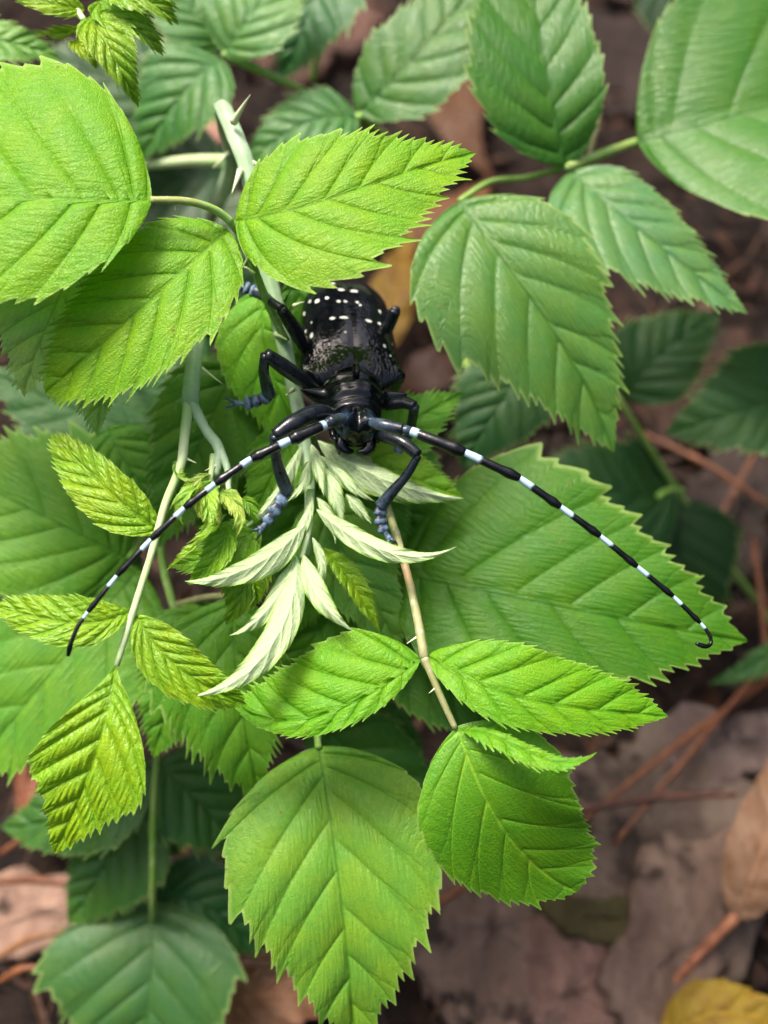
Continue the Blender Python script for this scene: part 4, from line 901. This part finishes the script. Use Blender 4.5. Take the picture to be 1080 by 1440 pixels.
def claw(parent, a_, d, side, L=13):
    # two hooked claws spreading from the last joint; d = direction in pixels
    dx, dy = d; n_ = math.hypot(dx, dy); dx, dy = dx/n_, dy/n_
    for s in (1, -1):
        q1 = (a_[0]+dx*L*0.4-dy*s*4, a_[1]+dy*L*0.4+dx*s*4, a_[2]-0.5)
        q2 = (a_[0]+dx*L*0.9-dy*s*6, a_[1]+dy*L*0.9+dx*s*6, a_[2]+0.2)
        q3 = (a_[0]+dx*L*1.15-dy*s*5, a_[1]+dy*L*1.15+dx*s*5, a_[2]+1.0)
        limb('claw', [a_, q1, q2, q3], [2.6, 2.2, 1.4, 0.4], parent, blue=const(0.5), n=12, nseg=8)
def leg(femur, fr_, tibia, tr_, tarsus, tarsr, clawdir=None):
    f = limb('leg', femur, fr_, beetle, blue=const(0.04), n=34, nseg=18)
    if tibia:
        limb('tibia', tibia, tr_, f, blue=lambda t: 0.10+0.25*np.clip((t-0.7)/0.3, 0, 1), n=30)
    for i in range(len(tarsus)-1):
        a_, b_ = tarsus[i], tarsus[i+1]
        rr = tarsr[i]
        if i < len(tarsus)-2:      # heart-shaped pads
            limb('tarsal_pad', [a_, tuple(a_[k]*0.4+b_[k]*0.6 for k in range(3)), b_], [rr*0.78, rr*0.95, rr*1.12, rr*1.1, rr*0.7], f, blue=lambda t: 0.15+0.8*np.clip((t-0.22)/0.2, 0, 1), n=18, flat=0.55)
        else:
            limb('claw_joint', [a_, tuple(a_[k]*0.5+b_[k]*0.5 for k in range(3)), b_], [rr*0.6, rr*0.7, rr*1.0], f, blue=const(0.9), n=14)
    if clawdir: claw(f, tarsus[-1], clawdir, 1)
    return f
# fore legs
leg([(478, 590, 3), (450, 580, 0), (415, 594, -3), (387, 612, -4)], [9, 12, 13.5, 13, 9], [(386, 613, -4), (388, 640, -2), (394, 665, 0), (404, 692, 2)], [7, 7.5, 8, 9.5, 10],
    [(401, 694, 2), (392, 710, 1), (382, 724, 1), (374, 736, 1), (366, 744, 1)], [9, 8.5, 8, 6], (-8, 8))
leg([(515, 606, 4), (540, 612, 1), (565, 622, -1), (588, 640, -2)], [8, 10, 10.5, 10, 8], [(588, 641, -2), (572, 668, -1), (553, 690, 0), (535, 712, 1)], [5.5, 6.5, 7, 8.5, 9.5],
    [(535, 713, 1), (535, 726, 1), (536, 738, 1), (541, 748, 1), (547, 757, 1)], [9, 8.5, 8, 5], (5, 9))
# middle legs
leg([(462, 560, 8), (440, 545, 5), (408, 522, 1), (374, 498, -2)], [7, 8.5, 11, 11.5, 9], [(373, 499, -2), (371, 520, 0), (374, 538, 3), (379, 556, 5)], [7, 7.5, 8, 9, 9.5],
    [(380, 556, 5), (367, 562, 5), (355, 565, 5), (344, 568, 5), (330, 567, 5)], [9, 9, 9.5, 4.5], (-10, 0))
leg([(530, 572, 8), (550, 568, 6), (568, 566, 5), (583, 571, 4)], [7, 8.5, 9, 9, 7.5], [(583, 572, 4), (580, 590, 7), (576, 606, 10), (570, 622, 12)], [7, 7, 7, 7, 7],
    [(570, 622, 12), (564, 630, 12), (558, 637, 12), (552, 643, 12)], [8, 8, 5], None)
# hind legs
leg([(440, 505, 12), (428, 486, 10), (412, 460, 7), (396, 435, 4)], [8, 10, 10.5, 10, 8], [(396, 434, 4), (384, 426, 5), (372, 417, 7), (360, 410, 8)], [6.5, 6, 6.5, 8, 9],
    [(362, 411, 8), (352, 407, 8), (343, 404, 8), (336, 402, 8), (328, 400, 8)], [9, 9, 8, 5], (-10, -3))
leg([(530, 490, 14), (540, 470, 14), (549, 452, 13), (556, 437, 12)], [8, 9.5, 9.5, 9, 8], [(556, 437, 12), (552, 440, 18), (535, 445, 22), (515, 450, 24)], [7, 6.5, 6.5, 8, 8],
    [(515, 450, 24), (505, 448, 25), (496, 446, 25), (488, 444, 25)], [8, 8, 5], None)


# ------------------------------------------------------------------ litter on the ground
def slab(name, px, py, lx, ly, rot, h, color, label, group='bark pieces on the ground', seed=0, tilt=(0, 0), z0=0.0, cat='bark'):
    """irregular weathered plate: lx, ly in mm"""
    rg = np.random.default_rng(seed+11)
    na, nr = 40, 9
    th = np.linspace(0, 2*np.pi, na, endpoint=False)
    rad = 1+0.16*np.sin(th*2+rg.uniform(0, 6))+0.12*np.sin(th*3+rg.uniform(0, 6))+0.09*np.sin(th*5+rg.uniform(0, 6))+0.07*rg.normal(size=na)
    rad = rad*(1 if cat == 'moss' else 0.86+0.14/np.maximum(np.abs(np.cos(th)), np.abs(np.sin(th)))**1.2)
    V = []; 
    rr = np.r_[np.linspace(0.02, 0.93, nr-2), 0.985, 1.0]
    zz = np.r_[np.ones(nr-2), 0.75, -0.4]
    for a_, z_ in zip(rr, zz):
        x = rad*a_*np.cos(th)*lx/2; y = rad*a_*np.sin(th)*ly/2
        rough = 0.16*np.sin(x*0.5+seed)*np.cos(y*0.3+seed*2)+0.06*rg.normal(size=na)
        V.append(np.stack([x, y, h*z_+h*rough*(z_ > 0.5)], -1))
    V = np.vstack(V)
    c, s = math.cos(R(rot)), math.sin(R(rot))
    V[:, 2] += V[:, 0]*math.tan(R(tilt[0]))+V[:, 1]*math.tan(R(tilt[1]))
    V[:, :2] = V[:, :2]@np.array([[c, s], [-s, c]])
    g = on_ground(px, py); g[2] = hnoise(g[0], g[1])*0.0045+0.001+z0
    F = []
    for i in range(nr-1):
        for j in range(na):
            k = (j+1) % na; F.append((i*na+j, (i+1)*na+j, (i+1)*na+k, i*na+k))
    F.append(tuple(range(na)))
    o = mesh_obj(name, V*MM+g, F, M['bark'], None, loc=g, color=color)
    return tag(o, label, cat, group)
GP = (0.150, 0.106, 0.084); GG = (0.122, 0.094, 0.076); PB = (0.33, 0.20, 0.155); DB = (0.10, 0.065, 0.055)
slab('bark_piece', 915, 1195, 44, 62, 12, 5, GG, 'large flat grey bark plate right of the hanging curled leaf', seed=1)
slab('bark_piece', 690, 1310, 34, 52, 18, 6, GP, 'pinkish grey bark strip beside the bottom centre leaf', seed=2)
slab('bark_piece', 800, 1400, 34, 26, -10, 6, (0.18, 0.112, 0.09), 'rounded pinkish bark chunk at the bottom edge with a dark knot', seed=3)
slab('bark_piece', 930, 1350, 26, 50, -25, 5, GP, 'pale bark strip leading to the yellow leaf at bottom right', seed=4, z0=0.002)
slab('bark_piece', 1000, 1060, 28, 20, 30, 5, (0.15, 0.115, 0.105), 'dull grey bark plate crossed by the long pine needles', seed=5)
slab('bark_piece', 600, 1330, 12, 30, 25, 5, GP, 'narrow pink bark sliver touching the bottom leaf edge', seed=6)
slab('bark_piece', 760, 1170, 16, 30, -15, 6, (0.12, 0.09, 0.085), 'dark grey bark chip behind the curled hanging leaf', seed=7)
slab('bark_piece', 330, 1400, 34, 26, 20, 4, (0.27, 0.17, 0.125), 'tan pink bark plate between the two bottom left leaves', seed=8)
slab('bark_piece', 440, 60, 44, 40, 40, 5, (0.09, 0.05, 0.038), 'blurred reddish bark plate behind the leaves at the top centre', seed=9)
slab('bark_piece', 240, 190, 40, 30, 10, 5, (0.30, 0.17, 0.13), 'blurred brown bark plate left of the thorny stem top', seed=10)
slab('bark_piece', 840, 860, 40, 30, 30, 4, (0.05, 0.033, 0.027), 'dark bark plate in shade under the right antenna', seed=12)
slab('bark_piece', 60, 1290, 36, 20, 5, 5, (0.30, 0.20, 0.15), 'brown bark chip at the bottom left edge', seed=13)
slab('moss_clump', 845, 1300, 26, 11, -6, 4, (0.06, 0.055, 0.022), 'olive mossy clump lying between the bark pieces', None, seed=14, z0=0.003, cat='moss')
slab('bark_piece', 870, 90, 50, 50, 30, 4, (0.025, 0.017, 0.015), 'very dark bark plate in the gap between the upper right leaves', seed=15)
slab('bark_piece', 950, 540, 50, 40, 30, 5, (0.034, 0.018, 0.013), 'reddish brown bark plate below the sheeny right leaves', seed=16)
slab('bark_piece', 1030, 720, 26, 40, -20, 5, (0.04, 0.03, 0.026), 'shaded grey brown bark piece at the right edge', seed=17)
# dry leaves
def dry(pts, wl, wr, color, label, nrm=(0, 0.5, 1), h=0.004, **k):
    P = []
    for (x, y, z) in pts:
        g = on_ground(x, y, h+z); P.append(g)
    kx = np.linalg.norm(P[0]-CAM)/FPX
    d = dict(p=0.6, q=0.7, nv=8, res=0.5, teeth=0.3, quilt=0.5, mat='dead', name='dry_leaf', color=color, ripple=1.6, wworld=True); d.update(k)
    o = leaf(None, P, wl*kx, wr*kx, np.array((0, 0, 1.0)) if nrm == (0, 0.5, 1) else np.array(nrm), (6, 6), (-14, -14), **d)
    return tag(o, label, 'dry leaf', 'dry leaves on the ground')
dry([(1034, 1292, 0.012), (1068, 1210, 0.018), (1098, 1120, 0.018), (1140, 1000, 0.01)], 44, 50, (0.23, 0.14, 0.085), 'tan dry leaf with reddish stalk at the right edge')
dry([(930, 1470, 0.008), (1000, 1425, 0.014), (1060, 1430, 0.014), (1150, 1460, 0.008)], 40, 60, (0.28, 0.20, 0.02), 'ochre yellow fallen leaf at the bottom right corner')
dry([(505, 520, 0.01), (540, 460, 0.016), (560, 400, 0.016), (580, 320, 0.01)], 44, 30, (0.16, 0.098, 0.009), 'yellow fallen leaf behind the beetle beside its wing case')
dry([(650, 90, 0.004), (640, 150, 0.01), (655, 200, 0.01), (700, 260, 0.004)], 40, 40, (0.10, 0.048, 0.022), 'dull brown dry leaf behind the tip of the upper toothed leaf')
dry([(620, 380, 0.004), (600, 330, 0.01), (640, 300, 0.01), (690, 250, 0.004)], 40, 36, (0.15, 0.07, 0.032), 'rusty dry leaf between the yellow leaf and the sheeny leaf')
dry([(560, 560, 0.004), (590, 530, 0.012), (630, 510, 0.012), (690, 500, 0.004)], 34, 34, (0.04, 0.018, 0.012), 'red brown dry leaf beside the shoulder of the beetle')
dry([(300, 1420, 0.006), (360, 1400, 0.012), (420, 1400, 0.012), (500, 1420, 0.006)], 34, 44, (0.34, 0.185, 0.11), 'salmon dry leaf under the bottom centre leaf')
dry([(20, 1130, 0.004), (40, 1120, 0.012), (60, 1110, 0.012), (100, 1090, 0.004)], 40, 34, (0.24, 0.10, 0.06), 'rusty dry leaf at the left edge below the soft leaves')
tube('leaf_stalk', [on_ground(1034, 1290, 0.016), on_ground(990, 1335, 0.013), on_ground(930, 1402, 0.008)], [0.0012, 0.0010, 0.0009], M['needle'], None, loc=on_ground(930, 1402, 0.0), color=(0.36, 0.15, 0.075))
tag(bpy.context.scene.objects['leaf_stalk'], 'reddish leaf stalk running from the tan dry leaf', 'stalk')
# pine needles
NEEDLES = [((1075, 960), (820, 1155), 'long rusty pine needle slanting across the dull grey bark'), ((1080, 930), (862, 1190), 'rusty pine needle crossing steeply over the long slanting needle'), ((810, 1140), (1035, 1118), 'dark pine needle lying level under the slanting needles'),
           ((905, 610), (1080, 710), 'thick orange pine needle in shade right of the antenna'), ((990, 770), (1060, 640), 'thin pine needle at the right edge crossing the thick orange one'),
           ((600, 1190), (700, 1150), 'rusty pine needle beside the right rim of the bottom leaf'), ((590, 1290), (720, 1215), 'pine needle slanting between bottom leaf and curled leaf'),
           ((0, 1240), (120, 1250), 'pine needle level at the left edge above the bottom left leaf'), ((0, 1345), (90, 1310), 'pale pine needle at the left edge beside the bottom left leaf'), ((0, 1380), (60, 1360), 'lowest pale pine needle at the left edge'),
           ((260, 1330), (350, 1200), 'pine needle in the dark gap left of the bottom leaf'), ((240, 1340), (400, 1350), 'pine needle below the small dark leaf at the bottom'), ((290, 1440), (420, 1340), 'pine needle slanting over the salmon dry leaf'),
           ((0, 1200), (130, 1130), 'rusty pine needle rising at the left edge'), ((250, 1200), (330, 1170), 'short pine needle over the dark gap beside the bottom leaf'), ((1060, 760), (1080, 960), 'upright thin needle at the right edge')]
for i, (a_, b_, lb) in enumerate(NEEDLES):
    z_ = 0.009+0.002*(i % 4)
    A_, B_ = on_ground(*a_, z_), on_ground(*b_, z_+0.004)
    mid_ = (A_+B_)/2+np.array((0.0006*math.sin(i*2.1), 0.0008, 0.001))
    o = tube('pine_needle', [A_, mid_, B_], [0.0006, 0.0009, 0.0005], M['needle'], None, loc=A_, nseg=6, n=14, color=[(0.20, 0.075, 0.03), (0.16, 0.058, 0.024), (0.24, 0.115, 0.05)][i % 3] if i != 2 else (0.10, 0.035, 0.02))
    tag(o, lb, 'pine needle', 'pine needles on the ground')
# countless bits of litter
def litter():
    Vs, Fs, n = [], [], 0
    for i in range(3600):
        x, y = RNG.uniform(-0.26, 0.26), RNG.uniform(-0.12, 0.36)
        L_ = RNG.uniform(0.004, 0.022); wd = RNG.uniform(0.0004, 0.0024) if i % 30 else RNG.uniform(0.004, 0.009); an = RNG.uniform(0, 6.28); el = RNG.normal()*0.18
        d = np.array((math.cos(an), math.sin(an), el)); s = np.array((-math.sin(an), math.cos(an), RNG.normal()*0.3)); c = np.array((x, y, hnoise(x, y)*0.0045+RNG.uniform(0.001, 0.005)))
        u = np.array((0, 0, wd*0.5))
        q = [c-d*L_/2, c-d*L_*0.2+s*wd/2+u, c+d*L_*0.2+s*wd/2*0.9+u, c+d*L_/2, c+d*L_*0.2-s*wd/2, c-d*L_*0.2-s*wd/2]
        Vs += q; Fs += [(n, n+5, n+4, n+3), (n, n+3, n+2, n+1)]; n += 6
    o = mesh_obj('leaf_litter', np.array(Vs), Fs, M['litter'], None, smooth=False)
    tag(o, 'fine brown crumbled leaf litter strewn over the soil', 'litter', kind='stuff')
b = NB('litter_bits'); p_ = b.n('ShaderNodeTexCoord').outputs['Object']
n_ = b.noise(p_, 55, 2, 0.5); n2_ = b.noise(p_, 240, 2, 0.5)
M['litter'] = b.done(b.princ(b.mix(b.ramp(n2_, 0.4, 0.6), b.mix(b.ramp(n_, 0.4, 0.6), (0.036, 0.018, 0.011), (0.085, 0.038, 0.02)), (0.014, 0.009, 0.007)), 0.7, 0.3))
litter()
